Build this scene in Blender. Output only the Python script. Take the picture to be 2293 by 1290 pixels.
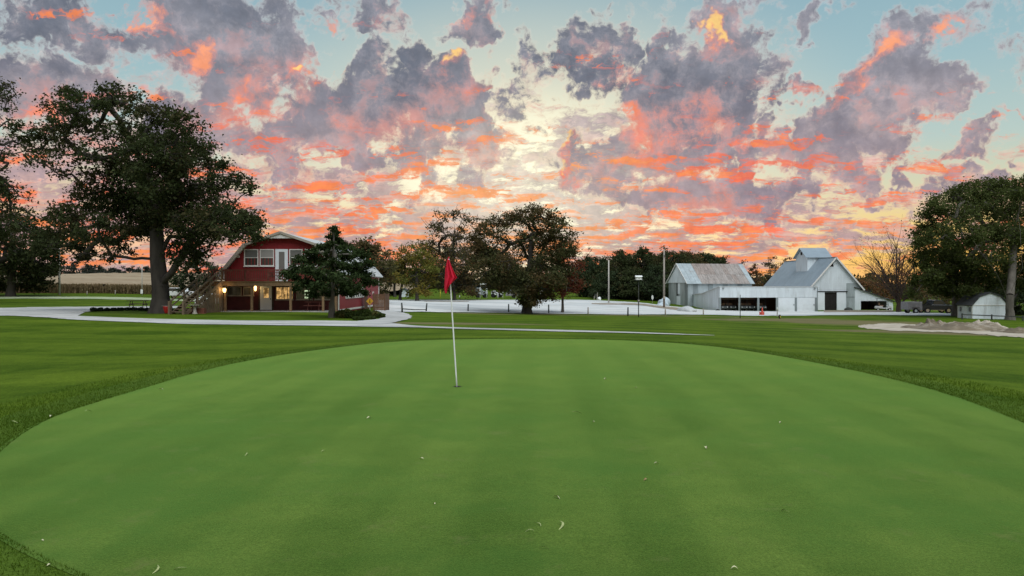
import bpy, bmesh, math, random
import numpy as np
from mathutils import Vector, Matrix

for _o in list(bpy.data.objects):
    bpy.data.objects.remove(_o, do_unlink=True)
scene = bpy.context.scene
C = scene.collection
R = math.radians

# ------------------------------------------------------------------ camera
F, CX, HY, CAMZ = 1656.0, 1146.5, 640.0, 1.70      # focal length in photo pixels, principal column, horizon row, eye height
cam_d = bpy.data.cameras.new('camera')
cam = bpy.data.objects.new('camera', cam_d)
C.objects.link(cam)
cam_d.sensor_width = 36.0
cam_d.lens = F / 2293.0 * 36.0
cam_d.clip_end = 9000.0
cam.location = (0, 0, CAMZ)
cam.rotation_euler = (R(90) - math.atan(5.0 / F), 0, 0)
scene.camera = cam
scene.view_settings.view_transform = 'Standard'
scene.view_settings.look = 'None'
scene.view_settings.gamma = 1.0
scene.view_settings.exposure = 0.0
scene.view_settings.use_curve_mapping = False
scene.cycles.max_bounces = 6
scene.cycles.transparent_max_bounces = 8
scene.cycles.sample_clamp_indirect = 4.0
scene.cycles.use_denoising = True

def lin(r, g, b, k=1.0):
    f = lambda c: (c / 12.92 if c <= 0.04045 else ((c + 0.055) / 1.055) ** 2.4)
    return (f(r / 255) * k, f(g / 255) * k, f(b / 255) * k, 1.0)

class NT:
    """small helper to wire shader nodes"""
    def __init__(s, tree):
        s.t = tree; s.n = tree.nodes; s.l = tree.links
    def put(s, sock, v):
        if isinstance(v, bpy.types.NodeSocket): s.l.new(v, sock)
        elif v is not None:
            try: sock.default_value = v
            except Exception: sock.default_value = tuple(v)[:3]
    def math(s, op, a, b=None, c=None, clamp=False):
        n = s.n.new('ShaderNodeMath'); n.operation = op; n.use_clamp = clamp
        for i, v in enumerate((a, b, c)):
            if v is not None: s.put(n.inputs[i], v)
        return n.outputs[0]
    def add(s, a, b): return s.math('ADD', a, b)
    def mul(s, a, b): return s.math('MULTIPLY', a, b)
    def vmath(s, op, a, b=None, c=None, scale=None):
        n = s.n.new('ShaderNodeVectorMath'); n.operation = op
        s.put(n.inputs[0], a)
        if b is not None: s.put(n.inputs[1], b)
        if c is not None: s.put(n.inputs[2], c)
        if scale is not None: s.put(n.inputs['Scale'], scale)
        return n.outputs['Value'] if op in ('LENGTH', 'DOT_PRODUCT', 'DISTANCE') else n.outputs[0]
    def comb(s, x, y, z):
        n = s.n.new('ShaderNodeCombineXYZ')
        for i, v in enumerate((x, y, z)): s.put(n.inputs[i], v)
        return n.outputs[0]
    def sep(s, v):
        n = s.n.new('ShaderNodeSeparateXYZ'); s.put(n.inputs[0], v); return n.outputs
    def mapping(s, v, loc=(0, 0, 0), rot=(0, 0, 0), scale=(1, 1, 1), kind='POINT'):
        n = s.n.new('ShaderNodeMapping'); n.vector_type = kind
        s.put(n.inputs[0], v); n.inputs[1].default_value = loc; n.inputs[2].default_value = rot; n.inputs[3].default_value = scale
        return n.outputs[0]
    def noise(s, v, scale, detail=4, rough=0.5, dist=0.0, dims='3D', lac=2.0, w=None, color=False):
        n = s.n.new('ShaderNodeTexNoise'); n.noise_dimensions = dims
        if v is not None: s.put(n.inputs['Vector'], v)
        if w is not None: s.put(n.inputs['W'], w)
        n.inputs['Scale'].default_value = scale; n.inputs['Detail'].default_value = detail
        n.inputs['Roughness'].default_value = rough; n.inputs['Lacunarity'].default_value = lac
        n.inputs['Distortion'].default_value = dist
        return n.outputs['Color'] if color else n.outputs[0]
    def ss(s, v, a, b, lo=0.0, hi=1.0):
        n = s.n.new('ShaderNodeMapRange'); n.interpolation_type = 'SMOOTHSTEP'
        s.put(n.inputs[0], v); n.inputs[1].default_value = a; n.inputs[2].default_value = b
        n.inputs[3].default_value = lo; n.inputs[4].default_value = hi
        return n.outputs[0]
    def mix(s, f, a, b, blend='MIX'):
        n = s.n.new('ShaderNodeMix'); n.data_type = 'RGBA'; n.blend_type = blend; n.clamp_factor = True
        s.put(n.inputs[0], f); s.put(n.inputs[6], a); s.put(n.inputs[7], b)
        return n.outputs[2]
    def ramp(s, f, stops, interp='LINEAR'):
        n = s.n.new('ShaderNodeValToRGB'); r = n.color_ramp; r.interpolation = interp
        while len(r.elements) < len(stops): r.elements.new(0.5)
        for e, (p, c) in zip(r.elements, stops):
            e.position = p; e.color = c if len(c) == 4 else (*c, 1)
        s.put(n.inputs[0], f); return n.outputs[0]
    def val(s, f, stops):
        return s.ramp(f, [(p, (c, c, c, 1)) for p, c in stops])
# ------------------------------------------------------------------ world: sunset sky with broken cloud
FILL_AZ, FILL_EL = 18.0, 60.0  # direction of the added fill lamp, not of the sunset
world = bpy.data.worlds.new('World'); scene.world = world; world.use_nodes = True
# cloud banks and the flanks that still catch light: column, row, half width, half height, tilt, weight
CLOUD_BANKS = [
    (470, 60, 260, 190, -20, 1.2), (580, 150, 150, 110, -30, 1.1), (250, 60, 170, 80, -30, .8), (60, 50, 150, 75, -10, .95), (210, 175, 190, 75, -25, .8),
    (60, 215, 190, 90, -12, 1.0), (20, 330, 150, 70, 0, .7), (390, 270, 170, 80, -20, .8), (560, 300, 190, 90, -15, 1.0),
    (660, 85, 44, 90, 15, .9), (845, 40, 100, 70, -35, .95), (905, 130, 90, 90, 0, 1.05),
    (705, 245, 150, 90, 0, 1.1), (890, 265, 210, 130, 0, 1.2), (1045, 255, 105, 165, 8, 1.15), (800, 310, 220, 70, -5, 1.05), (690, 190, 50, 50, 0, .8),
    (1170, 165, 85, 105, -20, .78), (1065, 35, 95, 66, 10, .95), (1325, 130, 115, 120, 0, 1.05), (1385, 95, 60, 65, 30, .9),
    (1180, 330, 95, 80, -30, .7), (1270, 365, 80, 90, -30, .95), (1030, 385, 100, 60, 0, .75),
    (1560, 225, 270, 150, 34, 1.3), (1500, 330, 240, 90, 12, 1.15), (1640, 90, 80, 110, 30, .95), (1690, 60, 100, 66, 20, .62), (1815, 45, 86, 42, 40, .75),
    (1965, 200, 280, 115, 42, 1.15), (1930, 285, 165, 85, 8, 1.2), (2065, 130, 130, 60, 35, .9), (2090, 225, 125, 60, 18, .95),
    (1705, 325, 68, 60, 0, 1.0), (1790, 205, 54, 32, 25, .9), (2130, 325, 140, 40, 12, .95), (1825, 358, 120, 28, -4, .85), (2170, 215, 45, 18, 30, .7), (2250, 262, 50, 18, 5, .65),
    (1890, 405, 105, 68, 15, 1.05), (1800, 435, 90, 60, 0, .9), (2130, 412, 160, 52, 8, .85), (2285, 352, 44, 20, 0, .75), (2040, 380, 20, 36, 10, .75),
    (1620, 430, 240, 85, 0, .85), (1400, 440, 150, 55, 5, .5), (1010, 470, 90, 40, 0, .5), (620, 400, 150, 45, 0, .6),
    (1340, 15, 60, 22, 20, .5), (1790, 120, 30, 20, 0, .5), (740, 20, 40, 25, 0, .5),
]
LIT_FLANKS = [
    (1935, 160, 130, 40, 42, .95), (1890, 205, 60, 26, 38, .8), (2088, 62, 50, 26, 35, .75), (1597, 85, 40, 38, 30, .95),
    (1036, 150, 40, 48, 0, .95), (752, 163, 24, 18, 0, 1.0), (655, 172, 28, 22, -40, .9), (330, 45, 190, 36, -36, .95), (430, 105, 90, 30, -36, .8),
    (1250, 335, 44, 44, 0, .9), (1285, 378, 66, 48, 0, .72), (1380, 185, 66, 46, 0, .65), (1385, 262, 66, 36, -15, .68), (1672, 300, 44, 34, 0, .85), (1800, 200, 30, 20, 0, .8),
    (620, 195, 66, 24, 30, .6), (540, 190, 34, 34, 0, .65), (390, 195, 56, 26, -25, .6), (120, 245, 190, 30, 3, .7), (20, 90, 44, 22, -30, .6),
    (1935, 365, 34, 20, 0, .7), (1850, 370, 44, 22, 0, .65), (2055, 375, 24, 28, 0, .65), (1990, 450, 66, 28, 0, .6), (2100, 345, 90, 16, 8, .55), (725, 38, 36, 28, 0, .7), (1148, 52, 16, 12, 0, .9), (1070, 8, 84, 24, 0, .65), (1480, 300, 190, 90, 15, .5)]
HOT_TIPS = [(1036, 140, 30, 28, 0, 1.0), (752, 160, 18, 15, 0, 1.0), (1597, 78, 28, 28, 0, 1.0), (1238, 318, 22, 22, 0, .9), (1312, 350, 14, 14, 0, .8), (655, 170, 18, 15, 0, .8)]

def build_sky():
    t = NT(world.node_tree)
    for n in list(t.n): t.n.remove(n)
    out = t.n.new('ShaderNodeOutputWorld')
    d = t.n.new('ShaderNodeTexCoord').outputs['Generated']
    x, y, z = t.sep(d)
    yc = t.math('MAXIMUM', y, 0.03)
    zc = t.math('MAXIMUM', z, -0.02)
    u0 = t.math('DIVIDE', x, yc); v0 = t.math('DIVIDE', zc, yc)
    hyp = t.math('SQRT', t.add(t.mul(x, x), t.mul(y, y)))
    ve = t.math('DIVIDE', zc, t.math('MAXIMUM', hyp, 0.05))
    front = t.ss(y, 0.25, 0.75)
    back = t.ss(y, 0.1, 0.7, 0.12, 1.0)
    sp = t.math('DIVIDE', 1.0, t.math('MAXIMUM', t.add(y, 1.0), 0.3))
    P2 = t.comb(t.mul(x, sp), t.mul(z, sp), 0.0)          # stereographic: half-size (u, v) ahead, no seam anywhere in view
    wn = t.noise(P2, 24.0, 4, 0.66, dims='2D', color=True)
    W = t.vmath('MULTIPLY_ADD', wn, (0.14, 0.14, 0.0), t.comb(t.add(u0, -0.07), t.add(v0, -0.07), 1.0))
    def blobs(lst, vec, grow=1.0):
        acc = None
        for (px, py, rx, ry, rot, w) in lst:
            cu, cv = (px - CX) / F, (HY - py) / F
            c, s_ = math.cos(R(rot)), math.sin(R(rot))
            ax, ay = F / (rx * grow), F / (ry * grow)
            la = t.vmath('DOT_PRODUCT', vec, (c * ax, s_ * ax, -(c * cu + s_ * cv) * ax))
            lb = t.vmath('DOT_PRODUCT', vec, (-s_ * ay, c * ay, -(-s_ * cu + c * cv) * ay))
            r2 = t.math('MULTIPLY_ADD', lb, lb, t.mul(la, la))
            o = t.math('MULTIPLY_ADD', r2, -w, w)
            acc = o if acc is None else t.math('MAXIMUM', acc, o)
        return t.math('MAXIMUM', acc, 0.0)
    def sheet(off, sx=1.0, sy=1.0, w=0.0):
        k = t.math('DIVIDE', 1.0, t.add(zc, off))
        return t.vmath('MULTIPLY_ADD', wn, (w, w, 0), t.comb(t.mul(t.mul(x, k), sx), t.mul(t.mul(y, k), sy), 0.0))
    # ---- clear sky behind the cloud
    clear = t.ramp(t.mul(ve, 1.25), [
        (0.0, lin(252, 190, 122)), (0.04, lin(255, 202, 104)), (0.09, lin(250, 216, 136)), (0.15, lin(218, 218, 186)),
        (0.22, lin(188, 210, 205)), (0.34, lin(162, 196, 204)), (0.52, lin(138, 177, 194)), (1.0, lin(114, 153, 182))])
    nishita = t.n.new('ShaderNodeTexSky'); nishita.sky_type = 'NISHITA'
    nishita.sun_disc = False; nishita.sun_elevation = R(2.0); nishita.sun_rotation = R(2.0)
    nishita.altitude = 200; nishita.dust_density = 1.5
    clear = t.mix(0.10, clear, t.mix(1.0, nishita.outputs[0], (0.12, 0.12, 0.12, 1), 'MULTIPLY'))
    su, sv = (1180 - CX) / F, (HY - 440) / F
    du, dv = t.mul(t.add(u0, -su), 0.62), t.add(v0, -sv)
    sd = t.math('SQRT', t.math('MULTIPLY_ADD', du, du, t.mul(dv, dv)))      # spread of the glow round the hidden sun
    glow = t.ss(sd, 0.36, 0.0)
    core = t.ss(sd, 0.17, 0.02)
    clear = t.mix(t.mul(t.mul(t.ss(u0, -0.22, -0.50), t.ss(ve, 0.16, 0.03)), 0.8), clear, lin(250, 200, 172))
    clear = t.mix(t.mul(glow, 0.85), clear, lin(252, 240, 204))
    clear = t.mix(core, clear, lin(255, 252, 222, 1.2))
    # ---- shared fields; each density is taken twice, a little nearer to and farther from the sun, so that flanks turned to it are known
    s2 = Vector((su / 2, sv / 2 - 0.10, 0.0))
    away = t.vmath('NORMALIZE', t.vmath('SUBTRACT', P2, s2))
    Pw = t.vmath('MULTIPLY_ADD', wn, (0.014, 0.014, 0), P2)
    fa = t.noise(t.vmath('MULTIPLY_ADD', away, (0.0065, 0.0065, 0), Pw), 25.0, 6.5, 0.68, dims='2D')
    fb = t.noise(t.vmath('MULTIPLY_ADD', away, (-0.0065, -0.0065, 0), Pw), 25.0, 6.5, 0.68, dims='2D')
    fbc = t.math('SUBTRACT', fb, 0.5)
    lit = t.ss(t.math('SUBTRACT', fa, fb), -0.14, 0.18)
    wide = t.noise(sheet(0.16), 0.9, 2, 0.5, dims='2D')
    broad = t.noise(P2, 10.0, 2, 0.5, dims='2D')
    def sheet2(off, dz, sx, sy, w):
        k = t.math('DIVIDE', 1.0, t.add(zc, off + dz))
        return t.vmath('MULTIPLY_ADD', wn, (w, w, 0), t.comb(t.mul(t.mul(x, k), sx), t.mul(t.mul(y, k), sy), 0.0))
    pa = t.noise(sheet2(0.28, 0.006, 0.85, 1.05, 0.10), 7.6, 6.5, 0.70, dims='2D')
    pb = t.noise(sheet2(0.28, -0.006, 0.85, 1.05, 0.10), 7.6, 6.5, 0.70, dims='2D')
    patch = t.noise(sheet(0.22, 1.0, 1.3), 2.0, 2, 0.5, dims='2D')
    low_env = t.val(t.mul(ve, 2.0), [(0.0, .46), (0.06, .64), (0.14, .69), (0.22, .66), (0.30, .61), (0.38, .50), (0.48, .38), (0.60, .22), (0.8, 0.0)])
    low_env = t.mul(low_env, t.ss(u0, 0.60, 0.26, 0.70, 1.0))
    lowd = t.math('MULTIPLY_ADD', t.math('SUBTRACT', low_env, 0.5), 0.8, t.math('MULTIPLY_ADD', t.math('SUBTRACT', patch, 0.5), 0.45, pa))
    low = t.mul(t.ss(lowd, 0.40, 0.58), t.ss(low_env, 0.0, 0.25))
    low_thick = t.ss(lowd, 0.42, 0.64)
    under = t.ss(t.math('SUBTRACT', pa, pb), 0.0, 0.10)
    fn = t.noise(sheet(0.13, 0.75, 1.35, 0.26), 3.6, 6.5, 0.72, dims='2D')
    fire_env = t.val(t.mul(ve, 2.0), [(0.0, .68), (0.08, .66), (0.18, .55), (0.30, .46), (0.40, .43), (0.50, .28), (0.62, .16), (0.85, 0.0)])
    az_env = t.mul(t.ss(u0, -0.75, -0.30, .82, 1.0), t.ss(u0, 0.62, 0.24, .80, 1.0))
    fire_env = t.mul(t.mul(fire_env, az_env), back)
    fired = t.math('MULTIPLY_ADD', t.math('SUBTRACT', patch, 0.5), -0.40, t.math('MULTIPLY_ADD', t.math('SUBTRACT', fire_env, 0.5), 0.55, fn))
    fire = t.ss(t.math('MULTIPLY_ADD', t.math('SUBTRACT', under, 0.4), 0.16, fired), 0.45, 0.69)
    # ---- tints
    warm_low = t.ss(ve, 0.32, 0.08)
    fine = t.ss(fa, 0.36, 0.66)
    shade = t.math('MULTIPLY_ADD', t.ss(broad, 0.34, 0.66), 0.35, t.math('MULTIPLY_ADD', lit, 0.45, t.mul(fine, 0.20)))
    dark = t.mix(warm_low, lin(108, 114, 128), lin(144, 133, 145))
    pale = t.mix(warm_low, lin(168, 166, 175), lin(202, 176, 174))
    body = t.mix(shade, dark, pale)
    rosy = t.mul(t.mul(t.mul(lit, back), t.ss(t.math('MULTIPLY_ADD', t.math('SUBTRACT', patch, 0.5), 0.8, broad), 0.42, 0.66)), t.mul(t.ss(ve, 0.40, 0.20), t.ss(u0, 0.46, 0.26)))
    body = t.mix(t.mul(rosy, 0.6), body, lin(232, 138, 116))
    rim = t.mix(glow, t.mix(warm_low, lin(196, 200, 202), lin(238, 206, 176)), lin(255, 240, 202))
    coral = t.mix(t.ss(fire, 0.35, 0.95), lin(222, 132, 122), t.mix(t.ss(fn, 0.50, 0.68), lin(246, 114, 82), lin(255, 140, 78)))
    coral = t.mix(t.mul(core, 0.6), coral, lin(255, 190, 120))
    coral = t.mix(t.mul(t.ss(ve, 0.13, 0.02), t.ss(broad, 0.40, 0.60)), coral, lin(255, 162, 78))
    low_shade = t.math('MULTIPLY_ADD', t.ss(pa, 0.34, 0.66), 0.5, t.mul(under, 0.5))
    low_body = t.mix(low_shade, t.mix(warm_low, lin(136, 134, 149), lin(160, 140, 150)), t.mix(warm_low, lin(200, 186, 190), lin(228, 184, 170)))
    low_col = t.mix(low_thick, rim, low_body)
    base = t.mix(t.mul(low, t.math('SUBTRACT', 0.96, t.mul(core, 0.35))), clear, low_col)
    speck = t.noise(P2, 95.0, 3, 0.6, dims='2D')
    def finish(dens, cum_hot):
        cov = t.ss(dens, -0.20, 0.22)
        thick = t.ss(dens, -0.10, 0.34)
        cum = t.mix(thick, rim, body)
        col = t.mix(t.mul(cov, t.math('SUBTRACT', 0.98, t.mul(core, 0.3))), base, cum)
        cloudy = t.math('MAXIMUM', low, t.mul(cov, 0.9))
        col = t.mix(t.mul(t.mul(fire, cloudy), 0.92), col, coral)
        if cum_hot:
            H, T = cum_hot
            onc = t.ss(dens, -0.18, 0.12)
            hot = t.mul(t.ss(t.math('MULTIPLY_ADD', t.math('SUBTRACT', lit, 0.5), 0.9, H), 0.05, 1.35), onc)
            hotc = t.mix(t.ss(v0, 0.16, 0.34), lin(255, 128, 94), lin(255, 168, 126))
            hotc = t.mix(t.ss(hot, 0.4, 1.0), lin(226, 146, 134), hotc)
            col = t.mix(hot, col, hotc)
            col = t.mix(t.mul(t.ss(t.math('MULTIPLY_ADD', t.math('SUBTRACT', lit, 0.5), 0.6, T), 0.30, 1.1), onc), col, lin(255, 212, 136))
        tex = t.math('MULTIPLY_ADD', t.math('SUBTRACT', speck, 0.5), t.mul(cloudy, 0.55), 1.0)
        return t.vmath('SCALE', col, scale=tex)
    # ordinary broken cloud everywhere; in the west the banks as they stood that evening
    Bg = t.ss(wide, 0.44, 0.62, 0.0, 0.75)
    dens_g = t.math('MULTIPLY_ADD', fbc, 2.6, t.math('SUBTRACT', Bg, 0.36))
    dens_w = t.math('MULTIPLY_ADD', fbc, 2.9, t.math('SUBTRACT', blobs(CLOUD_BANKS, W, 1.1), 0.42))
    west = t.mul(t.mul(front, t.ss(v0, 0.52, 0.42)), t.mul(t.ss(u0, -1.0, -0.76), t.ss(u0, 1.0, 0.76)))
    west = t.mul(west, t.math('GREATER_THAN', z, -0.015))
    bg1 = t.n.new('ShaderNodeBackground'); t.put(bg1.inputs[0], finish(dens_g, None))
    bg2 = t.n.new('ShaderNodeBackground'); t.put(bg2.inputs[0], finish(dens_w, (blobs(LIT_FLANKS, W), blobs(HOT_TIPS, W))))
    mx = t.n.new('ShaderNodeMixShader')
    t.l.new(west, mx.inputs[0]); t.l.new(bg1.outputs[0], mx.inputs[1]); t.l.new(bg2.outputs[0], mx.inputs[2])
    t.l.new(mx.outputs[0], out.inputs[0])
build_sky()
world.cycles.sampling_method = 'MANUAL'
world.cycles.sample_map_resolution = 512

# ------------------------------------------------------------------ added broad fill lamp, high behind the camera, opposite the sunset
fill_d = bpy.data.lights.new('fill_lamp', 'SUN')
fill_lamp = bpy.data.objects.new('fill_lamp', fill_d); C.objects.link(fill_lamp)
fill_d.energy = 3.0; fill_d.angle = R(60); fill_d.color = (0.97, 0.99, 1.0)
fill_lamp.rotation_euler = (R(90 - FILL_EL), 0, R(FILL_AZ))
# ------------------------------------------------------------------ helpers: objects and meshes
def tag(o, label=None, cat=None, group=None, kind=None):
    if label: o['label'] = label
    if cat: o['category'] = cat
    if group: o['group'] = group
    if kind: o['kind'] = kind
    return o
def thing(name, label, cat, loc=(0, 0, 0), rz=0.0, group=None):
    o = bpy.data.objects.new(name, None); C.objects.link(o)
    o.empty_display_size = 0.3
    o.location = loc; o.rotation_euler = (0, 0, rz)
    return tag(o, label, cat, group)
def link(name, me, parent=None):
    o = bpy.data.objects.new(name, me); C.objects.link(o)
    if parent is not None: o.parent = parent
    return o
def mesh_np(name, verts, faces, mat, smooth=False):
    """faces: an (n,3) or (n,4) array"""
    me = bpy.data.meshes.new(name)
    verts = np.asarray(verts, dtype=np.float32).reshape(-1, 3); faces = np.asarray(faces, dtype=np.int32)
    k = faces.shape[1]
    me.vertices.add(len(verts)); me.vertices.foreach_set('co', verts.ravel())
    me.loops.add(faces.size); me.loops.foreach_set('vertex_index', faces.ravel())
    me.polygons.add(len(faces)); me.polygons.foreach_set('loop_start', np.arange(0, faces.size, k, dtype=np.int32))
    if smooth: me.polygons.foreach_set('use_smooth', np.ones(len(faces), dtype=bool))
    me.materials.append(mat); me.update(calc_edges=True)
    return me
def copy_tree(o, parent=None):
    c = o.copy(); C.objects.link(c); c.parent = parent
    for ch in [k for k in bpy.data.objects if k.parent == o]: copy_tree(ch, c)
    return c

class MB:
    """collects simple solids; build() links them as one mesh object"""
    def __init__(s): s.v = []; s.f = []
    def _add(s, vs, fs):
        o = len(s.v); s.v += [tuple(v) for v in vs]; s.f += [tuple(i + o for i in f) for f in fs]; return s
    def box(s, x0, x1, y0, y1, z0, z1):
        return s._add([(x0, y0, z0), (x1, y0, z0), (x1, y1, z0), (x0, y1, z0), (x0, y0, z1), (x1, y0, z1), (x1, y1, z1), (x0, y1, z1)],
                      [(0, 3, 2, 1), (4, 5, 6, 7), (0, 1, 5, 4), (1, 2, 6, 5), (2, 3, 7, 6), (3, 0, 4, 7)])
    def bar(s, a, b, w, h=None, up=(0, 0, 1)):
        h = w if h is None else h
        a, b = Vector(a), Vector(b); d = (b - a).normalized(); u = Vector(up)
        if abs(d.dot(u)) > 0.97: u = Vector((0, 1, 0))
        r = d.cross(u).normalized() * (w / 2); q = r.cross(d).normalized() * (h / 2)
        vs = [a - r - q, a + r - q, a + r + q, a - r + q, b - r - q, b + r - q, b + r + q, b - r + q]
        return s._add(vs, [(3, 2, 1, 0), (4, 5, 6, 7), (0, 1, 5, 4), (1, 2, 6, 5), (2, 3, 7, 6), (3, 0, 4, 7)])
    def prism(s, pts, axis, a, b):
        """extrude polygon pts (2D, in the plane across axis) from a to b along axis x / y / z"""
        n = len(pts)
        mk = {'x': lambda p, c: (c, p[0], p[1]), 'y': lambda p, c: (p[0], c, p[1]), 'z': lambda p, c: (p[0], p[1], c)}[axis]
        vs = [mk(p, a) for p in pts] + [mk(p, b) for p in pts]
        fs = [tuple(range(n)), tuple(reversed(range(n, 2 * n)))] + [((i + 1) % n, i, i + n, (i + 1) % n + n) for i in range(n)]
        return s._add(vs, fs)
    def tube(s, pts, rad, n=8, cap=True):
        pts = [Vector(p) for p in pts]; m = len(pts)
        rad = rad if isinstance(rad, (list, tuple)) else [rad] * m
        rings = []
        for i, p in enumerate(pts):
            d = (pts[min(i + 1, m - 1)] - pts[max(i - 1, 0)]).normalized()
            u = Vector((0, 0, 1)) if abs(d.z) < 0.9 else Vector((0, 1, 0))
            r = d.cross(u).normalized(); q = r.cross(d).normalized()
            rings += [p + (r * math.cos(2 * math.pi * k / n) + q * math.sin(2 * math.pi * k / n)) * rad[i] for k in range(n)]
        fs = [(i * n + k, i * n + (k + 1) % n, (i + 1) * n + (k + 1) % n, (i + 1) * n + k) for i in range(m - 1) for k in range(n)]
        if cap: fs += [tuple(reversed(range(n))), tuple(range((m - 1) * n, m * n))]
        return s._add(rings, fs)
    def lathe(s, prof, c=(0, 0, 0), n=12):
        """prof: list of (radius, z)"""
        m = len(prof)
        vs = [(c[0] + r * math.cos(2 * math.pi * k / n), c[1] + r * math.sin(2 * math.pi * k / n), c[2] + z) for r, z in prof for k in range(n)]
        fs = [(i * n + k, i * n + (k + 1) % n, (i + 1) * n + (k + 1) % n, (i + 1) * n + k) for i in range(m - 1) for k in range(n)]
        fs += [tuple(reversed(range(n))), tuple(range((m - 1) * n, m * n))]
        return s._add(vs, fs)
    def build(s, name, mat, parent=None, smooth=False, bevel=0.0):
        me = bpy.data.meshes.new(name); me.from_pydata(s.v, [], s.f)
        bm = bmesh.new(); bm.from_mesh(me)
        bmesh.ops.recalc_face_normals(bm, faces=bm.faces)
        if bevel: bmesh.ops.bevel(bm, geom=list(bm.edges), offset=bevel, segments=1, affect='EDGES')
        bm.to_mesh(me); bm.free()
        me.materials.append(mat)
        if smooth:
            for p in me.polygons: p.use_smooth = True
        return link(name, me, parent)

# ------------------------------------------------------------------ terrain: a smooth surface through measured spots
def P(px, py, Y):
    return ((px - CX) / F * Y, Y, CAMZ - (py - HY) / F * Y)
_ctl = [(-2, -6, -.15), (0, 2, -.02), (0, 6, .02), (0, 12, .04), (0, 18, .03), (0, 23, -.05), (0, 28, -.30), (3, 34, -.55),
        (-4, 8, .0), (-5.5, 12, -.02), (-5, 17, -.02), (5, 8, .0), (6.3, 12, .0), (6, 17, .0),
        (-9, 8, -.22), (-12, 14, -.35), (-9, 22, -.35), (-18, 18, -.45), (-8, 32, -.5), (-25, 30, -.45), (-4, 1, -.12), (4, 1, -.12), (-12, 2, -.4), (12, 2, -.3),
        (9, 9, -.15), (11, 14, -.25), (10, 21, -.35), (18, 20, -.6), (26, 27, -.95), (28, 36, -1.2), (16, 32, -.8),
        P(600, 727, 42), P(600, 718, 46.5), P(0, 706, 50), P(0, 690, 66), P(400, 725, 43), P(600, 697, 63), P(500, 697, 64), P(760, 697, 64), P(838, 684, 83), P(700, 690, 80), P(400, 704, 56),
        P(22, 662, 100), P(200, 658, 106), P(0, 669, 92), P(350, 672, 90), P(200, 608 + 11, 300), P(-200, 608 + 11, 300), P(450, 608 + 11, 300), P(200, 608 + 5, 420), P(-300, 655, 110),
        P(920, 712, 58), P(860, 698, 70), P(955, 697, 80), P(1050, 699, 82), P(1140, 701, 84), P(1320, 704, 85), P(1406, 707, 84), P(1560, 707, 88), P(1657, 712, 86),
        P(900, 672, 125), P(1100, 672, 132), P(1300, 672, 138), P(1420, 679, 130), P(1100, 659, 190), P(1400, 664, 200), P(850, 660, 180), P(1100, 648, 420), P(1500, 652, 420),
        P(1500, 690, 122), P(1610, 696, 111), P(1830, 698, 111), P(1870, 695, 115), P(2000, 693, 118), P(2100, 702, 98), P(2200, 714, 83), P(2290, 716, 83),
        P(1950, 735, 58), P(2240, 750, 49), P(2293, 800, 27), P(1800, 712, 80), P(1700, 745, 42), P(1400, 745, 36), P(1850, 668, 220), P(2300, 680, 200), P(1200, 737, 38), P(1000, 718, 52), P(1300, 716, 62), P(1500, 715, 70)]
_cp = np.array(_ctl, float)
def _tps_fit(c):
    n = len(c); d2 = ((c[:, None, :2] - c[None, :, :2]) ** 2).sum(-1)
    K = np.where(d2 > 0, d2 * np.log(np.maximum(d2, 1e-12)), 0) + np.eye(n) * 3.0
    Pm = np.c_[np.ones(n), c[:, :2]]
    A = np.zeros((n + 3, n + 3)); A[:n, :n] = K; A[:n, n:] = Pm; A[n:, :n] = Pm.T
    return np.linalg.solve(A, np.r_[c[:, 2], 0, 0, 0])
_tw = _tps_fit(_cp)
def ground_np(x, y):
    x = np.clip(np.asarray(x, float), -190, 190); y = np.clip(np.asarray(y, float), -12, 420)
    out = _tw[-3] + _tw[-2] * x + _tw[-1] * y
    for i in range(len(_cp)):
        d2 = (x - _cp[i, 0]) ** 2 + (y - _cp[i, 1]) ** 2
        out = out + _tw[i] * d2 * np.log(np.maximum(d2, 1e-12))
    return out
def gz(x, y): return float(ground_np(x, y))
def G(px, py, ymax=400):
    """the spot of the ground seen at a photo pixel"""
    dx, dz = (px - CX) / F, -(py - HY) / F
    Y = np.concatenate([np.arange(2.2, 40, 0.1), np.arange(40, ymax, 0.25)])
    h = CAMZ + dz * Y - ground_np(dx * Y, Y)
    k = np.nonzero(h < 0)[0]
    i = k[0] if len(k) else len(Y) - 1
    y = Y[i]
    if i > 0 and len(k): y = Y[i - 1] + (Y[i] - Y[i - 1]) * h[i - 1] / (h[i - 1] - h[i] + 1e-9)
    return Vector((dx * y, y, gz(dx * y, y)))
def at(px, Y):
    """ground under photo column px at depth Y"""
    x = (px - CX) / F * Y
    return Vector((x, Y, gz(x, Y)))

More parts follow.
